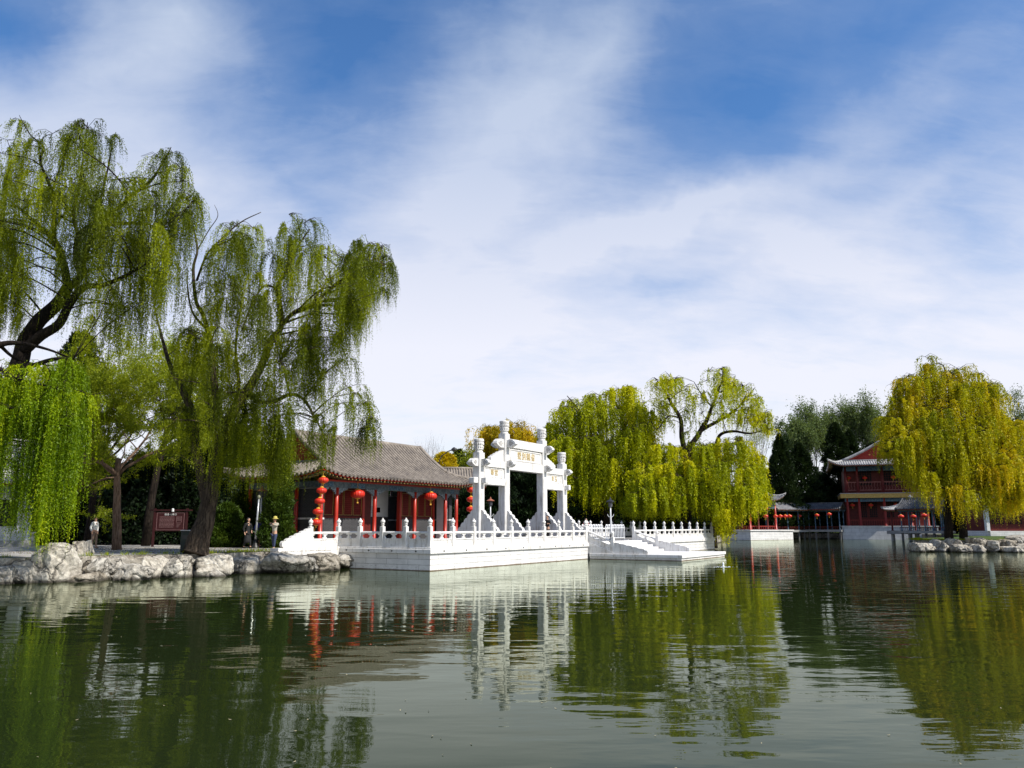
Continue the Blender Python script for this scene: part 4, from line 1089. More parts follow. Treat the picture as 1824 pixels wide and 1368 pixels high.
# --- middle willow (bifurcated trunk beside the bin)
willow('large leaning willow with forked trunk beside the litter bin', 36.0,
 [[(347, 990, 0, .66), (350, 975, 0, .54), (360, 940, 0, .44), (373, 895, 0, .41), (378, 860, 0, .42)],
  [(370, 905, .1, .30), (359, 850, .0, .27), (347, 790, .2, .24), (343, 740, .4, .22), (325, 695, .7, .18), (305, 655, 1.2, .13), (288, 600, 1.8, .08), (276, 550, 2.2, .04), (270, 500, 2.4, .01)],
  [(378, 865, 0, .38), (392, 800, -.1, .34), (390, 745, -.2, .27), (383, 700, -.3, .2), (376, 640, -.3, .17), (372, 600, -.3, .14), (362, 560, -.3, .12), (349, 535, -.3, .10), (344, 480, -.2, .08), (352, 445, -.2, .06), (344, 405, -.1, .045), (336, 385, 0, .03), (345, 352, 0, .012)],
  [(350, 500, -.2, .07), (368, 455, 0, .06), (395, 425, .2, .05), (430, 395, .3, .035), (465, 378, .5, .02)],
  [(372, 590, -.3, .09), (345, 560, -.6, .06), (335, 520, -.8, .045), (333, 475, -1, .02)],
  [(352, 445, -.2, .035), (372, 410, -.4, .03), (388, 385, -.5, .02), (382, 365, -.5, .01)],
  [(390, 810, 0, .34), (410, 745, .3, .30), (437, 700, .6, .26), (465, 655, .9, .21), (480, 612, .9, .19), (502, 580, .9, .16), (498, 540, .8, .13), (494, 510, .8, .11), (512, 478, .9, .09), (530, 440, 1, .06), (552, 408, 1, .03)],
  [(502, 580, .9, .13), (525, 556, .6, .11), (555, 542, .4, .10), (585, 518, .1, .08), (630, 488, -.2, .05), (672, 462, -.4, .02)],
  [(555, 542, .4, .07), (580, 505, .8, .05), (610, 480, 1.1, .03)],
  [(496, 515, .8, .08), (470, 510, .4, .06), (448, 545, .0, .05), (430, 590, -.3, .03)],
  [(437, 700, .6, .14), (462, 715, .3, .12), (487, 716, .1, .11), (517, 703, -.1, .10), (540, 711, -.3, .08), (562, 745, -.5, .06), (585, 795, -.7, .03)],
  [(517, 703, -.1, .07), (508, 670, -.6, .05), (500, 640, -1, .03)],
  [(410, 745, .3, .12), (425, 690, 1.2, .10), (420, 620, 1.8, .07), (430, 540, 2.2, .04)]],
 [(300, 640), (340, 560), (370, 470), (405, 405), (440, 376), (480, 382), (505, 378), (545, 392), (580, 425), (615, 428), (650, 432), (684, 425), (690, 440)],
 [(300, 900), (340, 760), (370, 880), (405, 820), (440, 890), (480, 900), (515, 905), (530, 790), (560, 760), (600, 690), (625, 640), (650, 590), (690, 560)],
 118, 60, (1.8, 5.6), 3.0, L_NEAR, .105, .029, .058, skirt=22,
 extra=[(620, 690, -1, 800, 1.0), (645, 720, -1.2, 850, .9), (665, 745, -1.3, 845, .7), (605, 720, -.8, 850, .9), (585, 660, -.5, 760, 1), (560, 690, -.8, 770, 1), (612, 640, -.5, 720, .8),
        (655, 760, -1.4, 830, .6), (635, 700, 0, 780, .7), (600, 760, -1, 870, .8), (500, 740, 0, 880, 1.1), (470, 700, .5, 900, 1.1), (450, 760, -.5, 905, 1.0), (490, 790, 0, 905, .9), (425, 740, -1, 880, 1), (400, 690, -1.2, 860, 1),
        (560, 600, 0, 690, 1), (540, 640, 0, 740, 1), (575, 740, -1, 870, .7), (510, 800, .2, 905, .7), (672, 440, 0, 560, .7), (655, 450, .4, 590, .8), (640, 470, 0, 600, .8), (410, 800, -.5, 905, .8), (380, 760, -1.2, 880, .8), (425, 770, 2, 900, 1.1), (448, 770, 2.4, 872, .9), (484, 760, 2.8, 900, 1.0), (500, 770, 2, 900, 1.0), (445, 730, 1.5, 880, 1.2), (490, 750, 1.2, 880, 1)],
 crad=.72, holes=((345, 470, 26, 90), (370, 680, 12, 90)), bark_m=BARK)

# --- big left willow
willow('tallest willow leaning in from the left edge of the frame', 33.0,
 [[(-75, 1010, 0, .70), (-62, 950, 0, .62), (-40, 860, 0, .55), (-12, 765, 0, .50), (12, 705, 0, .46), (32, 655, 0, .42), (42, 615, 0, .38), (68, 575, 0, .35), (98, 548, .1, .32), (122, 512, .2, .28)],
  [(122, 512, .2, .22), (112, 468, .3, .19), (96, 428, .4, .16), (68, 402, .6, .12), (42, 378, .8, .07), (20, 360, 1, .03)],
  [(122, 512, .2, .22), (144, 493, 0, .19), (137, 466, -.1, .17), (141, 422, -.2, .15), (168, 397, -.2, .12), (208, 372, -.3, .10), (240, 345, -.3, .085), (269, 321, -.4, .07), (290, 290, -.5, .045), (305, 262, -.5, .02)],
  [(144, 493, 0, .17), (155, 442, .3, .15), (188, 405, .6, .11), (215, 398, .8, .09), (255, 398, 1, .06), (280, 405, 1.1, .03)],
  [(40, 625, -.1, .30), (72, 600, -.3, .25), (108, 572, -.5, .22), (126, 538, -.6, .20), (150, 512, -.8, .17), (185, 508, -1.2, .12), (225, 490, -1.6, .08), (260, 470, -2, .04)],
  [(96, 428, .4, .12), (97, 390, .2, .10), (92, 340, 0, .08), (72, 288, -.2, .06), (78, 262, -.2, .045), (54, 240, -.3, .03), (34, 205, -.3, .012)],
  [(141, 422, -.2, .10), (130, 380, 0, .09), (142, 330, .1, .07), (150, 270, .2, .045), (156, 218, .3, .02)],
  [(155, 440, .3, .09), (175, 370, .8, .07), (190, 310, 1.2, .05), (200, 255, 1.4, .02)],
  [(12, 705, 0, .25), (-20, 640, .5, .2), (-40, 560, 1, .15), (-30, 480, 1.2, .1), (0, 400, 1.4, .06), (10, 330, 1.4, .03)],
  [(32, 655, 0, .16), (60, 650, -1.2, .12), (95, 640, -2.2, .09), (130, 640, -2.8, .05)],
  [(92, 340, 0, .05), (110, 290, .3, .035), (130, 240, .4, .015)]],
 [(-60, 330), (0, 275), (25, 225), (60, 245), (100, 235), (150, 222), (200, 236), (215, 300), (240, 312), (270, 300), (300, 268), (322, 280), (340, 340), (352, 370)],
 [(-60, 640), (0, 640), (60, 600), (80, 520), (110, 560), (160, 700), (215, 700), (240, 660), (270, 620), (300, 560), (322, 500), (352, 440)],
 118, 60, (1.8, 5.4), 3.0, L_NEAR, .105, .029, .058, skirt=18,
 extra=[(36, 215, -.3, 265, .5), (60, 250, -.3, 330, .6), (205, 240, 1, 300, .5), (308, 272, -.5, 400, .6), (322, 300, -.5, 430, .6), (335, 350, -.4, 470, .6), (15, 520, .5, 640, .9), (40, 480, .5, 620, .9), (150, 215, .3, 270, .6),
        (10, 440, 1, 600, 1), (-20, 470, 1, 640, 1), (45, 560, 0, 640, .6), (260, 430, 1, 600, 1), (230, 450, .5, 640, 1), (290, 440, 1, 600, .8), (310, 470, 1.4, 640, .8)],
 crad=.70, holes=((85, 480, 22, 60), (60, 520, 14, 40)), root=at(-75, 1010, 33), bark_m=BARKD)

# --- near bright strands overhanging the rocks
willow('near willow with bright green strands trailing down to the upright boulder', 30.6,
 [[(-120, 1000, 0, .42), (-110, 900, 0, .38), (-90, 800, 0, .32), (-60, 700, 0, .26), (-30, 640, 0, .20), (0, 615, 0, .14), (40, 612, .1, .09), (85, 622, .2, .06), (130, 640, .2, .03)],
  [(-30, 640, 0, .14), (5, 660, -.4, .09), (50, 680, -.7, .06), (100, 690, -.8, .03)],
  [(0, 615, 0, .09), (30, 640, .8, .06), (80, 650, 1.2, .04), (140, 655, 1.2, .02)]],
 [(-40, 640), (0, 630), (60, 625), (110, 625), (150, 640), (168, 660)],
 [(-40, 860), (0, 850), (30, 800), (60, 830), (80, 800), (105, 850), (135, 850), (150, 790), (168, 770)],
 40, 44, (1.6, 5.5), 1.5, L_NEARB, .10, .034, .050,
 extra=[(118, 700, -.6, 1015, .45), (126, 720, -.7, 1000, .4), (70, 800, -.4, 1015, .3), (55, 790, -.4, 1000, .3), (15, 820, -.4, 990, .35), (112, 680, -.5, 1010, .5), (35, 700, -.4, 960, .5), (122, 760, -.7, 1005, .35), (130, 650, -.3, 940, .6), (8, 740, -.3, 1000, .4), (28, 760, -.5, 960, .3), (60, 720, -.6, 990, .35), (74, 740, -.5, 1010, .3), (88, 750, -.2, 930, .3), (100, 700, -.6, 960, .4), (150, 700, -.2, 860, .5), (-8, 700, -.3, 930, .5), (118, 640, -.7, 1012, .6), (45, 680, -.2, 900, .5)],
 crad=.6, root=at(-120, 1010, 30.6), bark_m=BARKD)

# --- recursive tree for open-crowned kinds
def branch_tree(name, label, base, H, leafm, barkm, seed, spread=.5, nleaf=12000, LL=.09, WW=.045, r0=.2, levels=5, up=.35, group=None, first=.3, crook=.25, tuft=.35, lean=(0, 0), sparse=False, kids=(2, 4)):
    random.seed(seed); tb = MB(); tips = []
    def grow(p, d, L, r, lv):
        n = 5; pts = [p.copy()]; rs = [r]; q = p.copy(); dd = d.copy()
        for i in range(n):
            ck = crook*(.3 if lv == levels else 1); dd = (dd + Vector((random.gauss(0, ck), random.gauss(0, ck), random.gauss(0, ck)+up*.25))*.35).normalized()
            q = q + dd*L/n; pts.append(q.copy()); rs.append(r*(1-.45*(i+1)/n))
            if lv <= 2: tips.append((q.copy(), dd.copy(), lv))
        tb.tube(pts, rs, 8 if lv >= levels-1 else 4)
        if lv <= 0: return
        for c in range(random.randint(*kids) if lv < levels else random.randint(4, 6)):
            t = random.uniform(.45, 1) if lv < levels else random.uniform(.75, 1.0); i = min(n, max(1, int(t*n)))
            ax = Vector((random.gauss(0, 1), random.gauss(0, 1), random.gauss(0, .4))).normalized()
            nd_ = (dd*(1-spread) + ax*spread + Vector((0, 0, up*.5))).normalized()
            grow(pts[i], nd_, L*random.uniform(.58, .82), rs[i]*random.uniform(.5, .7), lv-1)
    grow(Vector((0, 0, 0)), Vector((lean[0], lean[1], 1)).normalized(), H*first, r0, levels)
    o = thing(name, label, 'tree', base, 0, group)
    mz = max(v[2] for v in tb.v); s_ = H/mz
    tb.xf(Matrix.Diagonal((s_, s_, s_, 1))).build('trunk', barkm, o, smooth=True)
    if nleaf:
        idx = rng.integers(0, len(tips), nleaf)
        P = np.array([tips[i][0] for i in idx])*s_ + rng.normal(size=(nleaf, 3))*tuft*np.array([1, 1, .8])*.5
        A = nrm(rng.normal(size=(nleaf, 3)) + np.array([0, 0, -.2]))
        per = rng.uniform(0, 1, len(tips))
        V, F, Tn = leaves(P, A, LL*rng.uniform(.6, 1.4, nleaf), WW*rng.uniform(.6, 1.3, nleaf), per[idx]*.6+rng.uniform(0, .4, nleaf))
        npmesh('crown', V, F, leafm, o, Tn)
    return o
def gp(px, Y, z=GZ): return Vector((at(px, 938, Y).x, Y, z))
branch_tree('leafing_tree', 'small crooked tree with thin brown trunk and yellow green twigs', gp(211, 42), 9.8, L_BUSH, BARKB, 11, .62, 60000, .11, .05, .13, 5, .30, first=.26, crook=.5, tuft=.17)
branch_tree('leafing_tree', 'dark trunked tree in young leaf behind the white shirted person', gp(157, 47), 13.0, L_BUSH, BARKD, 23, .55, 60000, .11, .05, .17, 5, .35, first=.34, crook=.45, tuft=.2)
branch_tree('leafing_tree', 'twiggy tree in young leaf between the two big willows', gp(262, 50), 14.5, L_BUSH, BARKD, 31, .6, 60000, .12, .05, .15, 5, .3, first=.3, crook=.5, tuft=.2)

def conifer(label, base, H, Rd, leafm=None, seed=0, group='dark conifers behind the hall and bank', name='conifer_tree', n=9000, LL=.28, WW=.10, sharp=.75, cat='tree', low=.04):
    r_ = np.random.default_rng(seed)
    t = r_.uniform(0, 1, n)**.85
    ang = r_.uniform(0, 2*np.pi, n)
    prof = (1-t)**sharp*np.minimum(1, (t+.08)/.16)**.5
    lob = .96 + .20*np.sin(ang*3+t*9+seed) + .16*np.sin(ang*7-t*21+seed*2) + .15*np.sin(t*37+ang*2+seed) + .10*np.sin(t*71-ang*4)
    rad = Rd*prof*lob*(1-.45*r_.uniform(0, 1, n)**2.2)
    P = np.stack([rad*np.cos(ang), rad*np.sin(ang), H*(low+(1-low)*t)], 1)
    kk = 3; P = np.repeat(P, kk, 0) + r_.normal(size=(n*kk, 3))*.07
    A = nrm(np.repeat(np.stack([np.cos(ang), np.sin(ang), np.full(n, .9)], 1), kk, 0) + r_.normal(size=(n*kk, 3))*.5)
    cl = np.repeat(.5+.5*np.sin(ang*5+t*17+seed), kk)
    V, F, T_ = leaves(P, A, LL*r_.uniform(.6, 1.3, n*kk), WW*r_.uniform(.7, 1.3, n*kk), .25+.4*cl+.2*r_.uniform(0, 1, n*kk))
    o = thing(name, label, cat, base, 0, group)
    npmesh('crown', V, F, leafm or L_CON, o, T_)
    MB().tube([(0, 0, -.1), (0, 0, H*.5), (0, 0, H*.97)], [.04*Rd+.1, .03*Rd+.06, .02], 7).build('trunk', BARKD, o)
    return o
for i, (px, Y, yt, rd, lb) in enumerate([
   (-10, 60, 700, 3.2, 'dark conifer at the left frame edge behind the pale pavilion'), (60, 56, 690, 3.0, 'dark conifer behind the hanging strands at far left'), (112, 54, 596, 2.4, 'tall dark conifer rising behind the near willow strands'),
   (150, 62, 800, 3.0, 'black green conifer behind the white shirted person'), (205, 60, 830, 2.9, 'low dark conifer behind the thin brown trunk'), (255, 58, 812, 2.8, 'dark conifer behind the left post of the notice board'),
   (303, 57, 800, 2.8, 'dark conifer right behind the notice board'), (350, 55, 720, 2.2, 'tall dark conifer behind the forked willow trunk'), (400, 58, 760, 2.6, 'dark conifer right of the forked willow trunk'), (445, 60, 790, 2.5, 'dark conifer behind the silver pole')]):
    b = gp(px, Y); conifer(lb, b, at(px, yt, Y).z-GZ, rd, seed=i+3, n=7000, sharp=.42)
# near-black hedge, added to stand for the shade under the trees behind the bank
def hedge(label, pts, h, w_, leafm, seed, n, name='hedge', LL=.2, WW=.1, group=None, cat='hedge'):
    r_ = np.random.default_rng(seed); pts = np.array([[p[0], p[1]] for p in pts]); seg = np.linalg.norm(np.diff(pts, axis=0), axis=1); cum = np.concatenate([[0], np.cumsum(seg)])
    t = r_.uniform(0, cum[-1], n); x = np.interp(t, cum, pts[:, 0]); y = np.interp(t, cum, pts[:, 1])
    bump_ = 1 + .15*np.sin(t*1.9+seed) + .12*np.sin(t*4.3)
    z = h*r_.uniform(0, 1, n)**.7*bump_; lat = r_.normal(size=n)*w_*.45*np.sqrt(np.clip(1.1-z/(h*1.2), .1, 1))
    P = np.stack([x, y+lat, z+GZ], 1); A = nrm(r_.normal(size=(n, 3))+np.array([0, 0, .7]))
    V, F, T_ = leaves(P, A, LL*r_.uniform(.6, 1.4, n), WW*r_.uniform(.7, 1.3, n), r_.uniform(.1, .9, n))
    o = npmesh(name, V - np.array([pts[0, 0], pts[0, 1], GZ]), F, leafm, None, T_); o.location = (pts[0, 0], pts[0, 1], GZ); tag(o, label, cat, group); return o
hedge('near-black hedge added as tree shade along the back of the left bank path', [gp(-60, 53), gp(150, 53.5), gp(330, 54), gp(420, 53)], 3.2, 1.6, L_CON, 5, 60000, LL=.25, WW=.14)
def bush(label, px, Y, yt, rd, leafm, seed, n=9000, LL=.14, WW=.07, group='green bushes left of the hall', name='bush', sharp=.45):
    return conifer(label, gp(px, Y), at(px, yt, Y).z-GZ, rd, leafm, seed, group, name, n, LL, WW, sharp, 'bush', .0)
bush('green juniper bush right of the forked trunk, left of the woman in black', 403, 47.5, 900, 1.2, L_JUN, 61)
bush('tall green juniper behind the woman in black', 430, 50.0, 880, 1.2, L_JUN, 62)
bush('green juniper bush behind the person in a straw hat', 484, 50.5, 860, 1.2, L_JUN, 63)
bush('tall green juniper beside the brick side wall of the hall', 495, 45.6, 812, .85, L_JUN, 64)
bush('green juniper bush between the silver pole and the hall', 468, 52, 830, 1.3, L_JUN, 65)
bush('low green juniper at the foot of the forked willow', 388, 48, 925, .9, L_JUN, 66)

# --- willows behind the archway and right terrace
GW = 'willows behind the terraces'
willow('golden willow directly behind the archway', 95, [[(900, 945, 0, .5), (898, 880, 0, .4), (890, 820, 0, .3), (870, 785, 0, .15), (860, 770, 0, .05)], [(898, 850, 0, .25), (915, 800, 0, .18), (930, 765, .5, .06)], [(890, 820, 0, .2), (905, 780, 0, .1), (900, 762, 0, .04)]],
 [(845, 785), (858, 760), (880, 758), (915, 752), (940, 768), (960, 785), (975, 800)], [(845, 860), (880, 900), (915, 905), (960, 915), (975, 900)],
 110, 80, (2, 6), 3.5, L_GOLD, .26, .10, .17, GW, crad=1.5, twig_r=.02)
willow('yellow green willow just right of the archway', 84, [[(1085, 948, 0, .6), (1080, 900, 0, .5), (1085, 850, 0, .42), (1075, 810, 0, .3), (1060, 770, 0, .2), (1030, 730, 0, .1), (1010, 705, 0, .04)],
   [(1085, 850, 0, .3), (1105, 800, 0, .25), (1112, 760, 0, .17), (1098, 720, 0, .1), (1085, 700, 0, .04)], [(1080, 905, 0, .3), (1050, 850, 0, .25), (1030, 800, 0, .16), (1000, 760, 0, .07)], [(1112, 760, 0, .12), (1130, 725, 0, .08), (1125, 695, 0, .03)]],
 [(955, 790), (970, 745), (990, 712), (1012, 698), (1040, 715), (1065, 705), (1085, 695), (1110, 688), (1135, 690), (1150, 712), (1165, 750)],
 [(955, 880), (990, 925), (1040, 930), (1085, 925), (1110, 930), (1165, 935)],
 125, 70, (2.0, 7.0), 4.0, L_MID, .25, .095, .16, GW, skirt=45, crad=1.2, twig_r=.02, extra=[(1045, 820, -3, 900, .5), (1052, 815, -3, 895, .5), (1040, 835, -3, 905, .4)])
willow('tall open willow with dark spreading limbs behind the right terrace', 80, [[(1222, 948, 0, .6), (1220, 900, 0, .5), (1222, 850, 0, .45), (1220, 810, 0, .4)],
   [(1220, 812, 0, .3), (1214, 770, 0, .24), (1211, 745, 0, .2), (1196, 718, 0, .15), (1180, 690, 0, .09), (1165, 672, 0, .03)],
   [(1222, 808, 0, .32), (1240, 780, 0, .26), (1256, 755, 0, .22), (1268, 725, 0, .17), (1278, 700, 0, .12), (1288, 672, 0, .05), (1284, 655, 0, .02)],
   [(1248, 768, 0, .2), (1275, 752, .5, .17), (1300, 738, 1, .13), (1325, 715, 1, .09), (1345, 690, 1, .03)],
   [(1300, 738, 1, .10), (1318, 722, 1.4, .07), (1330, 700, 1.5, .03)],
   [(1275, 800, 0, .2), (1282, 775, -.5, .16), (1305, 768, -.7, .13), (1335, 772, -.8, .09), (1365, 765, -.8, .03)], [(1222, 830, 0, .2), (1250, 815, -.2, .19), (1275, 800, -.2, .18)],
   [(1268, 725, 0, .08), (1248, 700, .2, .06), (1236, 680, .3, .03)], [(1211, 745, 0, .1), (1190, 742, -.4, .08), (1170, 765, -.6, .05), (1158, 745, -.6, .02)], [(1278, 700, 0, .07), (1300, 690, .2, .05), (1310, 668, .3, .02)]],
 [(1150, 760), (1160, 695), (1180, 668), (1210, 672), (1235, 665), (1262, 660), (1290, 656), (1310, 675), (1335, 690), (1350, 712), (1372, 752)],
 [(1150, 800), (1160, 760), (1180, 790), (1235, 820), (1290, 790), (1335, 770), (1350, 780), (1372, 790)],
 105, 40, (1.0, 3.6), 3.6, L_MID, .21, .08, .15, GW, crad=1.0, twig_r=.022, bark_m=BARKD)
willow('bright low willow drooping over the right terrace balustrade', 78, [[(1272, 977, 0, .33), (1270, 940, 0, .30), (1266, 900, 0, .26), (1268, 870, 0, .24), (1290, 840, 0, .16), (1310, 815, 0, .10), (1330, 800, 0, .04)], [(1268, 870, 0, .2), (1240, 840, 0, .16), (1220, 815, 0, .1), (1195, 800, 0, .05)], [(1290, 840, 0, .1), (1320, 840, -.3, .07), (1345, 850, -.3, .03)], [(1240, 840, 0, .1), (1200, 850, -.5, .07), (1165, 870, -.8, .03)]],
 [(1120, 880), (1140, 830), (1170, 790), (1210, 785), (1250, 790), (1290, 780), (1330, 785), (1345, 805), (1355, 840)],
 [(1120, 930), (1170, 935), (1250, 935), (1290, 955), (1325, 940), (1345, 930), (1355, 905)],
 115, 75, (1.6, 6.0), 3.6, L_MID, .24, .09, .15, GW, skirt=50, crad=1.1, twig_r=.02,
 extra=[(1283, 870, -3, 985, .6), (1288, 880, -3, 980, .6), (1292, 860, -3, 975, .5), (1330, 870, -3, 940, .6), (1350, 820, -1, 880, .5)], root=at(1272, 977, 78))
willow('olive gold willow on the right bank with two dark trunks', 74, [[(1692, 976, 0, .42), (1691, 940, 0, .36), (1689, 900, 0, .33), (1688, 860, 0, .31), (1680, 810, 0, .3), (1660, 760, 0, .22), (1640, 710, 0, .12), (1630, 680, 0, .05)],
   [(1718, 978, -.5, .40), (1715, 940, -.5, .34), (1710, 900, -.4, .31), (1706, 850, -.2, .28), (1720, 800, 0, .25), (1740, 750, 0, .15), (1760, 700, 0, .06)],
   [(1690, 850, 0, .25), (1660, 820, -1, .2), (1630, 795, -2, .12), (1600, 780, -2, .05)], [(1706, 850, 0, .25), (1745, 830, -1, .18), (1780, 820, -1, .08)], [(1680, 800, 0, .2), (1690, 740, 0, .15), (1690, 690, 0, .1), (1680, 650, 0, .04)],
   [(1660, 770, 0, .14), (1620, 740, 0, .1), (1590, 730, 0, .04)]],
 [(1576, 800), (1582, 745), (1592, 700), (1602, 672), (1612, 672), (1630, 664), (1650, 632), (1668, 634), (1690, 664), (1706, 652), (1725, 680), (1745, 664), (1762, 696), (1782, 702), (1798, 745), (1818, 790), (1824, 840)],
 [(1576, 815), (1592, 840), (1610, 885), (1640, 925), (1675, 945), (1740, 950), (1785, 945), (1818, 930), (1824, 910)],
 250, 66, (1.0, 4.8), 5.2, L_RIGHT, .22, .08, .14, None, skirt=100, crad=1.15, twig_r=.02, bark_m=BARKD, root=at(1694, 975, 74))

# --- farther trees
def far(label, px, Y, yt, seed, leafm, barkm=BARKG, name='leafing_tree', nleaf=9000, LL=.25, WW=.12, r0=.22, tuft=.7, spread=.35, first=.35, group='open trees of the far bank', levels=5, up=.6, kids=(2, 4)):
    b = gp(px, Y); branch_tree(name, label, b, at(px, yt, Y).z-GZ, leafm, barkm, seed, spread, nleaf, LL, WW, r0, levels, up, group, first, .22, tuft, kids=kids)
far('pale bare twigged tree right of the tall open willow', 1368, 148, 705, 71, L_BUSH, nleaf=1500)
far('light green tree in young leaf behind the gazebo, left', 1425, 150, 735, 72, L_POP, nleaf=15000, LL=.34, WW=.18)
far('light green poplar above the covered corridor', 1462, 155, 705, 73, L_POP, nleaf=15000, LL=.34, WW=.18, spread=.28)
far('light green poplar left of the two storey tower', 1500, 160, 712, 74, L_POP, nleaf=15000, LL=.34, WW=.18, spread=.28)
far('tall light green poplar behind the tower roof', 1540, 160, 692, 75, L_POP, nleaf=15000, LL=.34, WW=.18, spread=.26)
far('light green poplar just left of the golden willow crown', 1578, 165, 705, 76, L_POP, nleaf=13000, LL=.34, WW=.18, spread=.26)
far('grey green tree at the right frame edge', 1822, 110, 690, 77, L_POP, nleaf=14000, spread=.4)
far('grey bare tree behind the roof ridge of the hall', 770, 105, 762, 78, None, nleaf=0, name='bare_tree')
far('second grey bare tree behind the hall, farther left', 738, 110, 788, 79, None, nleaf=0, name='bare_tree')
far('grey bare tree between the golden and the green willow', 953, 100, 735, 80, None, nleaf=0, name='bare_tree')
far('pale green slender tree left of the archway', 838, 92, 782, 81, L_BUSH, nleaf=3500, spread=.3)
for i, (px, Y, yt, rd, sh, lb) in enumerate([(1397, 138, 776, 4.2, .85, 'dark pointed conifer behind the gazebo roof'), (1432, 142, 792, 5.6, .8, 'broad dark conifer above the covered corridor'), (1500, 150, 755, 5.2, .7, 'tall dark conifer left of the tower roof'),
      (1470, 150, 845, 5.5, .6, 'low dark conifer between corridor and tower'), (1525, 152, 768, 4.4, .75, 'dark conifer behind the left eave of the tower'), (815, 95, 806, 1.9, .6, 'small dark conifer between hall roof and archway'), (806, 97, 815, 1.5, .6, 'slender dark conifer just right of the yellow shrub'),
      (868, 80, 850, 2.8, .35, 'dark conifer behind the left bay of the archway'), (915, 84, 845, 3.5, .35, 'dark conifer behind the central bay of the archway'), (945, 82, 850, 3.2, .35, 'second dark conifer behind the central bay, right side'), (985, 82, 860, 3.0, .35, 'dark conifer behind the right bay of the archway'),
      (1030, 90, 850, 3.6, .35, 'dark conifer behind the barrier'), (1110, 95, 850, 4, .35, 'dark conifer in the shade behind the white lamp post'), (1180, 96, 850, 4, .35, 'dark conifer in the shade behind the right balustrade'), (1240, 98, 855, 4, .35, 'dark conifer behind the far end of the right terrace'),
      (835, 72, 880, 1.9, .4, 'dark green juniper at the far end of the hall'), (1350, 142, 830, 4.5, .45, 'dark conifer hidden behind the gazebo'), (1570, 150, 790, 5, .4, 'dark conifer behind the tower'), (1630, 150, 800, 7, .4, 'dark conifer behind the golden willow, left'), (1700, 140, 810, 7, .4, 'dark conifer behind the golden willow, middle'), (1770, 135, 800, 7, .4, 'dark conifer behind the golden willow, right'), (1820, 130, 790, 6, .4, 'dark conifer by the right frame edge')]):
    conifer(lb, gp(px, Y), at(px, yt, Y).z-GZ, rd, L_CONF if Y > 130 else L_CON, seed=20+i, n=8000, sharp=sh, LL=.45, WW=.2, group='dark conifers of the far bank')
conifer('bright yellow blossoming shrub behind the hall roof', gp(790, 88), at(790, 808, 88).z-GZ, 2.2, leaf_mat('forsythia_bloom', [(.35, .28, .01), (.55, .42, .01), (.65, .5, .02)], .4, .5), 55, 'yellow shrubs', 'flowering_shrub', 7000, .28, .12, .35, 'shrub')
hedge('dark hedge along the back of the far bank', [gp(820, 78), gp(1000, 88), gp(1160, 100), gp(1300, 112)], 4.6, 2.0, L_CON, 15, 70000, LL=.4, WW=.2)
hedge('low bright green hedge behind the gazebo', [gp(1285, 136), gp(1400, 146), gp(1500, 150)], 2.0, 1.2, L_JUN, 16, 16000, LL=.4, WW=.2)
hedge('dark wood closing off the far right bank', [gp(1560, 146), gp(1700, 146), gp(1900, 130)], 8, 3.0, L_CON, 17, 60000, LL=.55, WW=.3)

# distant wood as a mass
def wood(label, pts, h, n, seed):
    r_ = np.random.default_rng(seed); pts = np.array([[p[0], p[1]] for p in pts]); seg = np.linalg.norm(np.diff(pts, axis=0), axis=1); cum = np.concatenate([[0], np.cumsum(seg)])
    t = r_.uniform(0, cum[-1], n); x = np.interp(t, cum, pts[:, 0]); y = np.interp(t, cum, pts[:, 1])
    hh = h*(.75+.2*np.sin(t*.31)+.15*np.sin(t*.83+1)+.08*np.sin(t*2.3)); z = hh*r_.uniform(0, 1, n)**.6
    P = np.stack([x, y+r_.normal(size=n)*4, z+GZ], 1); A = nrm(r_.normal(size=(n, 3)))
    V, F, T_ = leaves(P, A, 1.1*r_.uniform(.6, 1.4, n), .6*r_.uniform(.7, 1.3, n), r_.uniform(.1, .9, n))
    tag(npmesh('distant_wood', V, F, L_CON, None, T_), label, 'wood', kind='stuff')
wood('dark distant wood closing the horizon behind the garden', [(-160, 90), (-60, 110), (30, 150), (90, 190), (200, 170)], 9, 60000, 3)

# weeds and tufts of grass between the stones and along the bank lip
def tufts(label, segs, n, seed, z0):
    r_ = np.random.default_rng(seed); Ps = []; As = []
    for _ in range(n):
        a, b = segs[r_.integers(len(segs))]; t = r_.uniform(); c = np.array(a)*(1-t)+np.array(b)*t + r_.normal(size=2)*.25
        m = r_.integers(14, 40); q = np.stack([c[0]+r_.normal(size=m)*.10, c[1]+r_.normal(size=m)*.10, np.full(m, z0)], 1)
        Ps.append(q); As.append(nrm(r_.normal(size=(m, 3))*.45+np.array([0, 0, 1])))
    P, A = np.concatenate(Ps), np.concatenate(As); k_ = len(P)
    V, F, T_ = leaves(P, A, r_.uniform(.08, .26, k_), r_.uniform(.01, .025, k_), r_.uniform(.2, .9, k_))
    tag(npmesh('grass_tufts', V, F, L_BUSH, None, T_), label, 'grass', kind='stuff')
tufts('tufts of grass and weeds along the stones of the left bank', [((-24, 31.2), (-18.4, 32.2)), ((-18.4, 32.2), (-16.9, 34.6)), ((-16.9, 34.6), (-14.3, 36.0)), ((-14.3, 36.0), (-12.6, 38.4)), ((-12.6, 38.4), (-11.2, 41.4))], 70, 4, GZ-.02)
tufts('tufts of grass among the rocks of the right bank', [((36, 72.5), (41, 71.2)), ((41, 71.2), (50, 71)), ((36.5, 74), (39, 78))], 150, 5, GZ-.02)
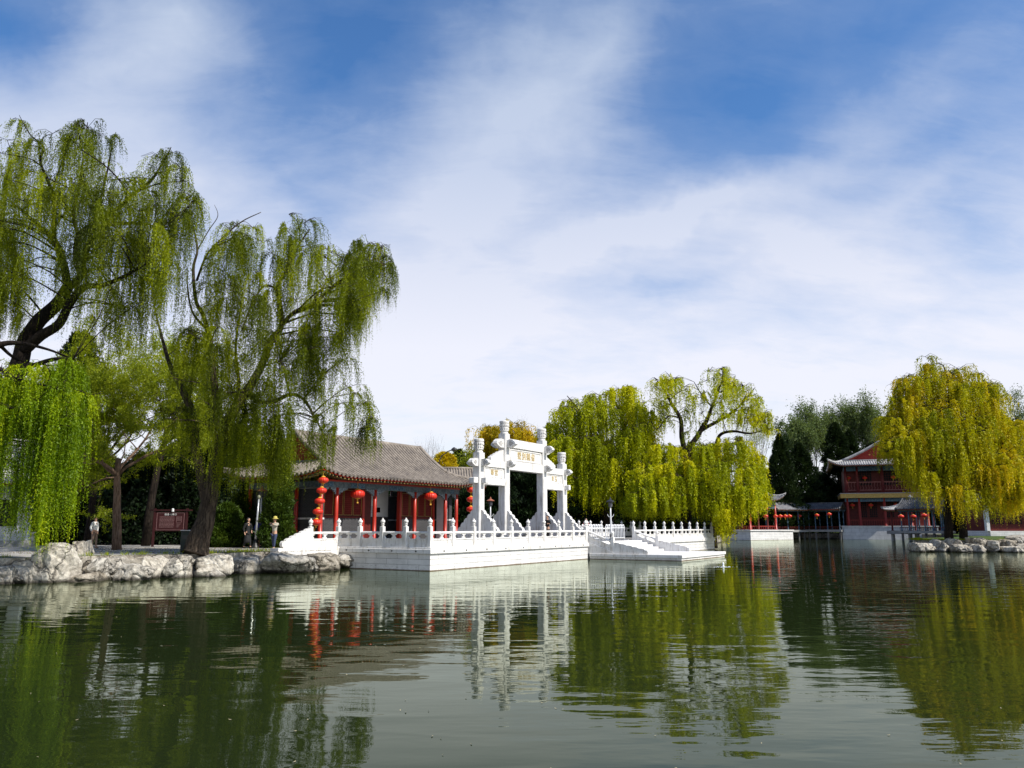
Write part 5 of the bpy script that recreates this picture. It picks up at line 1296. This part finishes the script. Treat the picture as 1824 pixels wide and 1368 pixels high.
# fallen twigs, leaves and catkins on the paving
def litter(label, n, seed):
    r_ = np.random.default_rng(seed)
    P = np.stack([r_.uniform(-24, -9, n), r_.uniform(36, 47, n), np.full(n, GZ+.012)], 1); P[:, 1] = np.maximum(P[:, 1], 36 + (P[:, 0]+14)*(.9))
    A = r_.normal(size=(n, 3)); A[:, 2] = np.abs(A[:, 2])*.1; A = nrm(A)
    V, F, T_ = leaves(P, A, r_.uniform(.03, .09, n), r_.uniform(.012, .03, n), r_.uniform(0, 1, n))
    tag(npmesh('leaf_litter', V, F, mat('dry_leaf', (.16, .12, .05), (.08, .055, .03), .9, 9), None, T_), label, 'litter', kind='stuff')
litter('fallen leaves and catkins on the paved left bank', 5000, 6)

# ------------------------------------------------------------------ far pavilions
def rows_cols(parent, pts, z0, z1, r, m, name='column'):
    for (x, y) in pts:
        MB().lathe([(r*1.5, 0), (r*1.5, .08), (r*1.05, .12), (r, (z1-z0)/2), (r*.95, z1-z0)], 12, (x, y, z0)).build(name, m, parent, smooth=True)
RED2 = mat('shaded_red_lacquer', (.26, .028, .018), (.20, .02, .014), .5, 2.5)  # darker copy of the red lacquer, shade under the eaves put into the colour
# gazebo
gc = gp(1337, 133, 0)
GZB = thing('garden_gazebo', 'small open gazebo with pale hipped roof on a white stone base', 'gazebo', gc, R(28))
MB().box(-4.6, 4.6, -4.6, 4.6, -.6, 1.42).build('base', MWALL, GZB)
MB().box(-4.75, 4.75, -4.75, 4.75, 1.423, 1.60).build('base_coping', MARBLE, GZB)
rows_cols(GZB, [(x, y) for x in (-2.8, 2.8) for y in (-2.8, 2.8)], 1.6, 5.6, .17, RED)
rows_cols(GZB, [(x, y) for x in (-1, 1) for y in (-2.8, 2.8)] + [(x, y) for x in (-2.8, 2.8) for y in (-1, 1)], 1.6, 5.6, .12, DRED)
b = MB()
for sg in (-1, 1): b.box(-2.9, 2.9, sg*2.8-.1, sg*2.8+.1, 5.0, 6.4); b.box(sg*2.8-.11, sg*2.8+.11, -2.9, 2.9, 5.0, 6.4)
b.build('painted_beam', BLUEP, GZB)
b = MB()
for sg in (-1, 1): b.box(-2.8, 2.8, sg*2.8-.06, sg*2.8+.06, 2.1, 2.22); b.box(sg*2.8-.06, sg*2.8+.06, -2.8, 2.8, 2.1, 2.22)
for sg in (-1, 1):
    for i in range(14): b.box(-2.8+.4*i, -2.74+.4*i, sg*2.8-.03, sg*2.8+.03, 1.6, 2.1); b.box(sg*2.8-.03, sg*2.8+.03, -2.8+.4*i, -2.74+.4*i, 1.6, 2.1)
b.build('bench_rail', RED2, GZB)
b = MB().box(-.9, .9, -2.96, -2.91, 5.35, 5.9).build('plaque', BLACK, GZB)
text_part('沁芳亭', .5, 'inscription', PLASTER, b, (0, -2.98, 5.62), ext=.01)
make_roof(GZB, 4.0, 4.0, 6.35, 3.0, gable=0, pitch=.34, lift=.9, tile=TILEL, curve=.5)
# covered corridor
PIER = mat('dark_pier_stone', (.16, .155, .15), (.08, .078, .075), .8, 2)  # darker mottled grey for the corridor piers
RED2 = mat('shaded_red_lacquer', (.26, .028, .018), (.20, .02, .014), .5, 2.5)  # same darkened red, its shade held in the colour
def corridor(label, px0, Y0, px1, Y1, zd, ze, zr, tile, n, group='covered corridors', base=-.6, deck=True):
    a, b_ = gp(px0, Y0, 0), gp(px1, Y1, 0); L = (b_-a).length; ang = math.atan2(b_.y-a.y, b_.x-a.x)
    K = thing('covered_corridor', label, 'corridor', (a+b_)/2, ang, group)
    if deck:
        MB().box(-L/2, L/2, -1.4, 1.4, zd-.35, zd).build('deck', LBRICK, K)
        for i in range(n+1):
            x = -L/2+.3 + (L-.6)*i/n
            MB().box(x-.12, x+.12, -1.2, -.96, base, zd-.352).build('pier', PIER, K)
    rows_cols(K, [(-L/2+.3+(L-.6)*i/n, y) for i in range(n+1) for y in (-1.15, 1.15)], zd, ze, .09, BLUEP)
    m = MB()
    for y in (-1.15, 1.15): m.box(-L/2, L/2, y-.07, y+.07, ze-.35, ze)
    m.build('painted_beam', BLUEP, K)
    m = MB()
    for y in (-1.15, 1.15):
        m.box(-L/2, L/2, y-.05, y+.05, zd+.45, zd+.53)
        for i in range(int(L/.3)): m.box(-L/2+.3*i, -L/2+.3*i+.05, y-.02, y+.02, zd+.02, zd+.45)
    m.build('rail', DRED, K)
    make_roof(K, L/2, 1.9, ze, zr-ze, gable=None, pitch=.3, tile=tile, curve=.3, ridge_r=.13, gred=DARKW)
    return K
corridor('covered corridor with pale roof right of the gazebo', 1372, 134, 1434, 138, 1.55, 4.9, 5.9, TILEL, 3)
corridor('covered corridor with darker roof joining the tower', 1433, 138, 1503, 134, 1.60, 4.95, 5.95, TILED, 3)
# tower
tc_ = gp(1500, 134, 0) - Matrix.Rotation(R(-20), 3, 'Z') @ Vector((-7.1, -6.9, 0))
TW = thing('two_storey_tower', 'two storey red tower with upturned roof and gold fascia on a white base', 'tower', tc_, R(-20))
u = FPX/134
MB().box(-7.1, 7.1, -6.9, 6, -.6, 2.1).build('base', brick_mat('pale_blocks', (.62, .62, .62), (.56, .56, .56), (.40, .40, .40), 1.2, .6, .02), TW)
MB().box(-7.2, 7.2, -7.0, 6, 2.103, 2.22).build('base_coping', MARBLE, TW)
cxs = [-6.0, -4.2, -.4, 3.4, 5.8]
rows_cols(TW, [(x, -6.3) for x in cxs], 2.22, 6.72, .21, RED2)
MB().box(-6.3, 6.3, -4.4, 5, 2.22, 7.1).build('ground_floor_wall', DRED, TW)
for i, x in enumerate((-3.6, -2.0, .5, 2.2, 4.4)):
    wn_ = MB().box(x-.6, x+.6, -4.47, -4.43, 3.6, 6.1).build('window', BLACK, TW)
    l = MB(); lattice(l, x-.6, x+.6, -4.5, 3.6, 6.1, 4, 7, .05, .02); l.build('lattice', DRED, wn_)
b = MB(); b.box(-6.0, 5.8, -6.36, -6.24, 3.1, 3.22); [b.box(-6+.35*i, -5.95+.35*i, -6.33, -6.27, 2.25, 3.1) for i in range(34)]; b.build('rail', RED2, TW)
MB().box(-6.4, 6.4, -6.45, -6.15, 6.15, 6.74).build('painted_beam', BLUEP, TW)
MB().box(-7.0, 7.4, -7.1, 6, 6.75, 7.45).build('balcony_fascia', GOLD, TW)
MB().box(-7.1, 7.5, -7.2, 6, 7.453, 7.55).build('balcony_edge', MARBLE2, TW)
rows_cols(TW, [(x, -6.2) for x in cxs] , 7.55, 11.9, .24, DRED)
MB().box(-6.2, 6.2, -4.6, 5, 7.55, 11.9).build('upper_wall', DRED, TW)
for x in (-3.0, -.2+1.2, 3.5):
    wn_ = MB().box(x-1.1, x+1.1, -4.68, -4.63, 8.9, 11.3).build('window', BLACK, TW)
    l = MB(); lattice(l, x-1.1, x+1.1, -4.7, 8.9, 11.3, 6, 6, .05, .02); l.build('lattice', DRED, wn_)
b = MB(); b.box(-6.3, 6.3, -6.3, -6.15, 9.3, 9.42); b.box(-6.3, 6.3, -6.3, -6.15, 8.0, 8.1)
for i in range(28):
    x = -6.1+.44*i; b.tube([(x, -6.22, 8.1), (x+.12, -6.22, 8.4), (x, -6.22, 8.75), (x+.12, -6.22, 9.3)], .03, 4)
b.build('balcony_rail', mat('rail_pink', (.30, .12, .10), (.22, .07, .06), .6), TW)
MB().box(-6.3, 6.3, -6.35, -6.05, 11.2, 11.95).build('painted_beam', BLUEP, TW)
rf = thing('x', 'x', 'x')
bpy.data.objects.remove(rf)
RT = bpy.data.objects.new('roof_frame', None); 
ro_ = make_roof(TW, 9.2, 8.6, 12.05, 4.1, gable=7.0, pitch=.36, lift=.8, tile=TILEL, curve=.35, ridge_r=.24)
ro_.rotation_euler = (0, 0, math.pi/2)
bpy.data.objects.remove(RT)
# lower corridor in front of the tower, on the right
corridor('low covered corridor in front of the tower, behind the right bank rocks', 1612, 120, 1690, 114, 1.5, 4.6, 6.1, TILED, 5)
ap = thing('garden_gazebo', 'small dark roofed gazebo at the left end of the low right corridor', 'gazebo', gp(1626, 122, 0), R(10))
MB().box(-2.6, 2.6, -2.6, 2.6, 1.0, 1.5).build('base', LBRICK, ap)
for x in (-2, 2):
    for y in (-2, 2): MB().box(x-.2, x+.2, y-.2, y+.2, -.6, 1.0).build('pier', MARBLE2, ap)
rows_cols(ap, [(x, y) for x in (-2, 2) for y in (-2, 2)], 1.5, 4.6, .13, DRED)
make_roof(ap, 2.9, 2.9, 4.6, 1.5, gable=0, pitch=.3, lift=.25, tile=TILEL, curve=.5)
# right building
RB = thing('red_walled_house', 'low red walled house on a white base at the right frame edge', 'house', gp(1810, 106, 0), R(-4))
MB().box(-4.8, 9, -3, 5, -.2, 1.55).build('base', MWALL, RB)
MB().box(-4.7, 9, -2.6, 4.6, 1.55, 5.2).build('wall', DRED, RB)
MB().box(-5.1, -4.72, -2.9, -2.3, 1.553, 4.9).build('pilaster', PLASTER, RB)
for i in range(6):
    x = -3.6+i*2.2; wn_ = MB().box(x-.8, x+.8, -2.66, -2.62, 2.4, 4.4).build('window', BLACK, RB)
    l = MB(); lattice(l, x-.8, x+.8, -2.68, 2.4, 4.4, 6, 7, .06, .02); l.build('lattice', mat('lattice_brown', (.14, .03, .02), (.1, .02, .015)), wn_)
make_roof(RB, 7.5, 5.0, 5.4, 4.2, gable=5.8, pitch=.34, lift=.4, tile=TILEL, curve=.4).location = (2.2, 1, 0)
# far-left pavilion
LP_ = thing('white_pavilion', 'pale pavilion partly hidden by willow strands at the left frame edge', 'pavilion', gp(-55, 50, GZ), R(30))
MB().box(-3.6, 3.6, -3.0, 3.0, 0, .35).build('base', LBRICK, LP_)
MB().box(-3.1, 3.1, -2.0, 2.6, .35, 3.6).build('wall', PLASTER, LP_)
rows_cols(LP_, [(x, -2.6) for x in (-3.2, -1.1, 1.1, 3.2)], .35, 3.6, .11, METALW)
MB().box(-3.3, 3.3, -2.7, -2.5, 3.2, 3.6).build('painted_beam', PALEB, LP_)
for x in (-2, 0, 2): MB().box(x-.5, x+.5, -2.06, -2.02, 1.2, 2.8).build('window', BLACK, LP_)
MB().box(3.2, 3.6, -2.4, -.6, .75, .85).build('bench_seat', MARBLE, LP_); MB().box(3.25, 3.55, -2.2, -2.0, .35, .75).build('bench_leg', MARBLE, LP_); MB().box(3.25, 3.55, -1.0, -.8, .35, .75).build('bench_leg', MARBLE, LP_)
make_roof(LP_, 4.2, 3.7, 3.75, 2.8, gable=3.2, pitch=.26, lift=.3, tile=TILEL, curve=.4)
# roofs behind the hall
H2 = thing('rear_hall', 'second hall behind the first, its grey roof showing through the willow', 'hall', gp(440, 66, 0), A58)
MB().box(-5.2, 5.2, -2.6, 2.6, .7, 5.2).build('wall', LBRICK, H2)
make_roof(H2, 6.6, 3.9, 5.4, 3.1, gable=5.2, pitch=.26, lift=.4, tile=TILE, curve=.42)
H3 = thing('low_rear_house', 'low grey roofed house between the hall and the archway', 'house', gp(814, 80, 0), R(8))
MB().box(-2, 2, -2, 2, .7, 6.0).build('wall', LBRICK, H3)
make_roof(H3, 2.5, 2.6, 5.9, 1.9, gable=None, pitch=.26, tile=TILE, curve=.35)

def tl(x, y, z): return tc_ + Matrix.Rotation(R(-20), 3, 'Z') @ Vector((x, y, 0)) + Vector((0, 0, z))
# small lanterns in the far pavilions
sl = thing('red_lantern', 'small red lantern hanging under the covered corridor', 'lantern', (0, 0, -50), 0)
lantern_parts(sl, (0, 0, 0), .37, .3, 10)
first_l = True
for px, py, Y, lb in [(1364, 906, 129, 'red lantern under the plaque of the gazebo'), (1364, 919.5, 129, 'lower red lantern in the right side of the gazebo'), (1381.5, 919.5, 131.5, 'first bright lantern from the gazebo in the corridor'), (1390, 919.5, 132, 'second bright lantern from the gazebo in the corridor'), (1399, 919.5, 132.5, 'third bright lantern from the gazebo in the corridor'), (1406.5, 919.5, 133, 'fourth bright lantern from the gazebo in the corridor'),
       (1424, 919, 136, 'dim lantern at the bend of the corridor'), (1455, 918, 134, 'dim lantern in the middle of the darker corridor'), (1477, 916, 133, 'dim lantern of the corridor nearest the tower'),
       (1515.5, 852, 133.5, 'upper floor lantern of the tower, leftmost'), (1543.5, 852, 133.5, 'upper floor lantern of the tower, second from left'), (1583, 850, 133.5, 'upper floor lantern of the tower, third from left'),
       (1519, 899.5, 133.5, 'ground floor lantern of the tower, leftmost'), (1549, 899, 133.5, 'ground floor lantern of the tower, second from left'), (1588, 898, 133.5, 'ground floor lantern of the tower, third from left'),
       (1605, 920, 111, 'leftmost lantern under the low right corridor'), (1627, 920, 112, 'second lantern under the low right corridor'), (1646, 918, 112, 'third lantern under the low right corridor'), (1386, 915, 150, None)]:
    if lb is None: continue
    p = at(px, py, Y)
    if 'tower,' in lb: p = tl({1515.5: -5.5, 1543.5: -3.0, 1583: 1.3, 1519: -5.2, 1549: -2.4, 1588: 1.4}[px], -5.5, 10.1 if py < 870 else 5.6)
    if first_l: sl.location = p; sl['label'] = lb; sl['group'] = 'small lanterns of the far pavilions'; first_l = False; sl0 = sl
    else: dup(sl0, p, 0, lb, 'small lanterns of the far pavilions')

# ------------------------------------------------------------------ people
def skin_body(name, nodes, edges, m, parent, sub=1):
    """nodes: list of (x,y,z,r). One continuous surface."""
    me = bpy.data.meshes.new(name); me.from_pydata([n_[:3] for n_ in nodes], edges, []); o = bpy.data.objects.new(name, me); C.objects.link(o)
    md = o.modifiers.new('s', 'SKIN'); md.use_smooth_shade = True
    for i, n_ in enumerate(nodes):
        sv_ = me.skin_vertices[0].data[i]; r = n_[3]; sv_.radius = (r, n_[4] if len(n_) > 4 else r); sv_.use_root = (i == 0)
    ms = o.modifiers.new('u', 'SUBSURF'); ms.levels = sub; ms.render_levels = sub
    bpy.context.view_layer.update()
    me2 = bpy.data.meshes.new_from_object(o.evaluated_get(bpy.context.evaluated_depsgraph_get()))
    bpy.data.objects.remove(o); me2.name = name; me2.materials.clear(); me2.materials.append(m)
    return link(name, me2, parent)
SKINM = mat('skin', (.55, .33, .22), (.48, .28, .19), .55, 9)
HAIRM = mat('black_hair', (.012, .010, .009), (.02, .016, .014), .5, 20)
def person(label, loc, rz, H, hands, top, legs, shoes, hat=None, long_coat=False, step=.10, seat=False, bag=None, hair_long=False, trim=None):
    """hands: ((x,y,z) left, right) in body units where H=1.7, facing -y"""
    Pn = thing('person', label, 'person', loc, rz); s = H/1.7
    hipz = .90 if not seat else .50
    nd = [(0, 0, hipz+.02, .13, .10), (0, 0, hipz+.18, .12, .09), (0, 0, hipz+.36, .15, .10), (0, 0, hipz+.50, .12, .08), (0, 0, hipz+.56, .055), (0, -.01, hipz+.62, .055), (0, -.02, hipz+.68, .085), (0, -.015, hipz+.76, .085, .10), (0, 0, hipz+.80, .06)]
    ed = [(0, 1), (1, 2), (2, 3), (3, 4), (4, 5), (5, 6), (6, 7), (7, 8)]
    def addn(n_, par): nd.append(n_); ed.append((par, len(nd)-1)); return len(nd)-1
    for sg, hd in ((-1, hands[0]), (1, hands[1])):
        sh = addn((sg*.18, 0, hipz+.48, .058), 3)
        hd = Vector(hd); shv = Vector((sg*.18, 0, hipz+.48)); elb = (shv+hd)/2 + Vector((sg*.08, .06, -.10 if hd.z > hipz+.1 else 0))
        e = addn((*elb, .042), sh); wv_ = hd + (elb-hd).normalized()*.06; wr = addn((*wv_, .028), e); pa = addn((*hd, .033, .018), wr)
        dr = (hd-wv_).normalized(); sd_ = dr.cross(Vector((0, 1, 0.2))).normalized()
        for f_, (off, ln) in enumerate(((-.030, .062), (-.010, .075), (.010, .070), (.030, .055))):
            q1 = hd + sd_*off + dr*.035; a1 = addn((*q1, .009), pa); q2 = q1 + dr*ln*.6 + Vector((0, -.012, 0)); a2 = addn((*q2, .008), a1); q3 = q2 + dr*ln*.3 + Vector((0, -.02, 0)); addn((*q3, .007), a2)
        q = hd - sd_*.045*sg + dr*.005; addn((*q, .010), pa)
        hx = sg*.085; 
        if not seat:
            st_ = sg*step
            k1 = addn((hx, -.02+st_*.4-.02, .50, .062), 0) if False else addn((hx, .0, hipz-.10, .085), 0)
            k2 = addn((hx+sg*.01, -.02-st_*.5, .49, .058), k1); k3 = addn((hx+sg*.015, -st_, .09, .038), k2); addn((hx+sg*.02, -st_-.13, .035, .035, .03), k3)
        else:
            k1 = addn((hx, -.15, hipz, .08), 0); k2 = addn((hx+sg*.03, -.42, hipz-.02, .058), k1); k3 = addn((hx+sg*.03, -.42, .09, .038), k2); addn((hx+sg*.03, -.54, .035, .035, .03), k3)
    nd = [tuple(c*s for c in n_) for n_ in nd]
    body = skin_body('body', nd, ed, SKINM, Pn)
    # face
    fz = (hipz+.735)*s
    MB().lathe([(.004, -.012*s), (.014*s, 0), (.004, .03*s)], 6, (0, -.118*s, fz-.01)).build('nose', SKINM, body, smooth=True)
    for sg in (-1, 1):
        MB().lathe([(.001, -.008*s), (.011*s, 0), (.001, .008*s)], 6, (sg*.032*s, -.106*s, fz+.02*s)).build('eye', HAIRM, body)
        MB().lathe([(.003, -.03*s), (.014*s, 0), (.003, .03*s)], 6, (sg*.088*s, -.01*s, fz)).build('ear', SKINM, body)
    MB().box(-.022*s, .022*s, -.108*s, -.10*s, fz-.052*s, fz-.044*s).build('mouth', mat('lips', (.35, .10, .08), None), body)
    hz = (hipz+.78)*s
    hp = [(.001, .075*s), (.05*s, .068*s), (.088*s, .03*s), (.098*s, -.01*s), (.094*s, -.06*s)]
    if hair_long: hp += [(.085*s, -.16*s), (.06*s, -.2*s)]
    MB().lathe(hp[::-1], 14, (0, .018*s, hz)).build('hair', HAIRM, Pn, smooth=True)
    # clothing grown over the same skeleton
    keep = [i for i in range(0, 5)]
    cn = [nd[0], nd[1], nd[2], nd[3], nd[4]]; ce = [(0, 1), (1, 2), (2, 3), (3, 4)]
    cn = [tuple(list(n_[:3]) + [(n_[3])*1.16, (n_[4] if len(n_) > 4 else n_[3])*1.25]) for n_ in cn]
    idx = 9
    arm_start = [9, None]; 
    # arms: find indices (each side: shoulder, elbow, wrist, palm ...)
    sides = [i for i, e in enumerate(ed) if e[0] == 3 and e[1] > 8]
    for ei in sides:
        sh = ed[ei][1]; chain = [sh, sh+1, sh+2]
        pr = 3
        for c in chain:
            n_ = nd[c]; cn.append((*n_[:3], n_[3]*1.3+.006, n_[3]*1.3+.006)); ce.append((pr, len(cn)-1)); pr = len(cn)-1
    if long_coat:
        for z, r in ((hipz-.2, .20), (hipz-.45, .23), (.28, .25)):
            cn.append((0, 0, z*s, r*s, r*.8*s)); 
        L0 = len(cn)-3; ce += [(0, L0), (L0, L0+1), (L0+1, L0+2)]
    skin_body('coat' if long_coat else 'shirt', cn, ce, top, Pn)
    ln, le = [nd[0]], []
    ln[0] = (*nd[0][:3], .145*s, .115*s)
    for ei, e in enumerate(ed):
        if e[0] == 0 and e[1] > 8:
            pr = 0
            for c in (e[1], e[1]+1, e[1]+2):
                n_ = nd[c]; z = n_[2] if c < e[1]+2 else n_[2]+.03*s
                ln.append((n_[0], n_[1], z, n_[3]*1.22+.004)); le.append((pr, len(ln)-1)); pr = len(ln)-1
            f_ = nd[e[1]+3]; g_ = nd[e[1]+2]
            b = MB(); b.tube([(g_[0], g_[1]+.05*s, .045*s), (g_[0], (g_[1]+f_[1])/2, .05*s), (f_[0], f_[1]-.03*s, .035*s)], [.048*s, .05*s, .035*s], 8); b.build('shoe', shoes, Pn, smooth=True)
    skin_body('trousers', ln, le, legs, Pn)
    if hat: MB().lathe([(.20*s, -.035*s), (.12*s, 0), (.105*s, .03*s), (.09*s, .10*s), (.02*s, .125*s)][::1], 16, (0, 0, (hipz+.79)*s)).build('hat', hat, Pn, smooth=True)
    if bag: MB().box(.12*s, .28*s, -.05*s, .12*s, (hipz-.1)*s, (hipz+.15)*s).build('bag', bag, Pn, bevel=.02)
    return Pn
CW = mat('white_cloth', (.70, .70, .68), (.60, .60, .58), .8, 8); CBK = mat('black_cloth', (.012, .012, .013), (.02, .02, .02), .8, 8)
CNV = mat('navy_denim', (.03, .045, .09), (.045, .06, .12), .8, 8); CTN = mat('tan_cloth', (.34, .24, .17), (.26, .18, .13), .8, 8); STRAW = mat('straw', (.50, .42, .10), (.38, .33, .08), .8, 14); CBL = mat('blue_cloth', (.04, .05, .30), (.03, .04, .2), .8, 8)
CBG = mat('beige_jacket', (.48, .45, .36), (.36, .33, .26), .8, 8); CRD = mat('red_cloth', (.4, .03, .03), None, .8)
pp = person('person in a straw hat and pale jacket taking a photo by the left bank', gp(489.5, 42.3), R(-25), 1.62, ((-.06, -.26, 1.38), (.06, -.26, 1.38)), CBG, CNV, METALW, hat=STRAW, step=.10)
b = MB().box(-.08, .08, -.33, -.30, 1.27, 1.38).build('phone', METALB, pp)
person('woman in a long black coat walking left of the silver pole', gp(442, 44.6), R(60), 1.62, ((-.22, .0, .86), (.24, -.05, .95)), CBK, CBK, CBK, long_coat=True, step=.16, hair_long=True)
person('person in a blue top behind the silver pole', gp(462.5, 46.6), R(200), 1.62, ((-.22, .0, .86), (.24, .0, .86)), CBL, CBK, CBK, step=.05)
pw = person('person in white shirt and tan trousers beside the dark tree trunk', gp(169.5, 45.5), R(80), 1.70, ((-.22, .0, .86), (.22, -.02, .84)), CW, CTN, CTN, step=.08, hair_long=False)
MB().box(-.16, .16, .10, .2, 1.1, 1.4).build('bag', CBK, pw, bevel=.02)
person('person in dark clothes standing at the foot of the third arch pillar', sv(14.2, 1.4, TZ), R(-40), 1.66, ((-.16, -.16, 1.25), (.18, -.12, 1.2)), CBK, CBK, CBK, step=.03)
person('person in dark clothes behind the left barrier', sv(LS+1.3, 3.5, TZ), R(150), 1.66, ((-.22, 0, .86), (.22, 0, .86)), CBK, CNV, CBK, step=.05)
person('person in a beige jacket behind the right barrier', sv(LS+4.6, 4.2, TZ), R(20), 1.66, ((-.22, 0, .86), (.22, 0, .86)), CBG, CNV, CBK, step=.05)
person('person in a red top behind the right balustrade', sv(LS+10.3, 5.2, TZ), R(20), 1.62, ((-.22, 0, .86), (.22, 0, .86)), CRD, CBK, CBK, step=.05)
person('person in white standing in the far corridor beside the gazebo', Vector((at(1381, 938, 136).x, 136, 1.55)), R(20), 1.66, ((-.22, 0, .86), (.22, 0, .86)), CW, CBK, CBK, step=.05)
person('person in red standing in the far corridor', Vector((at(1389.5, 938, 137).x, 137, 1.55)), R(20), 1.66, ((-.22, 0, .86), (.22, 0, .86)), CRD, CBK, CBK, step=.05)
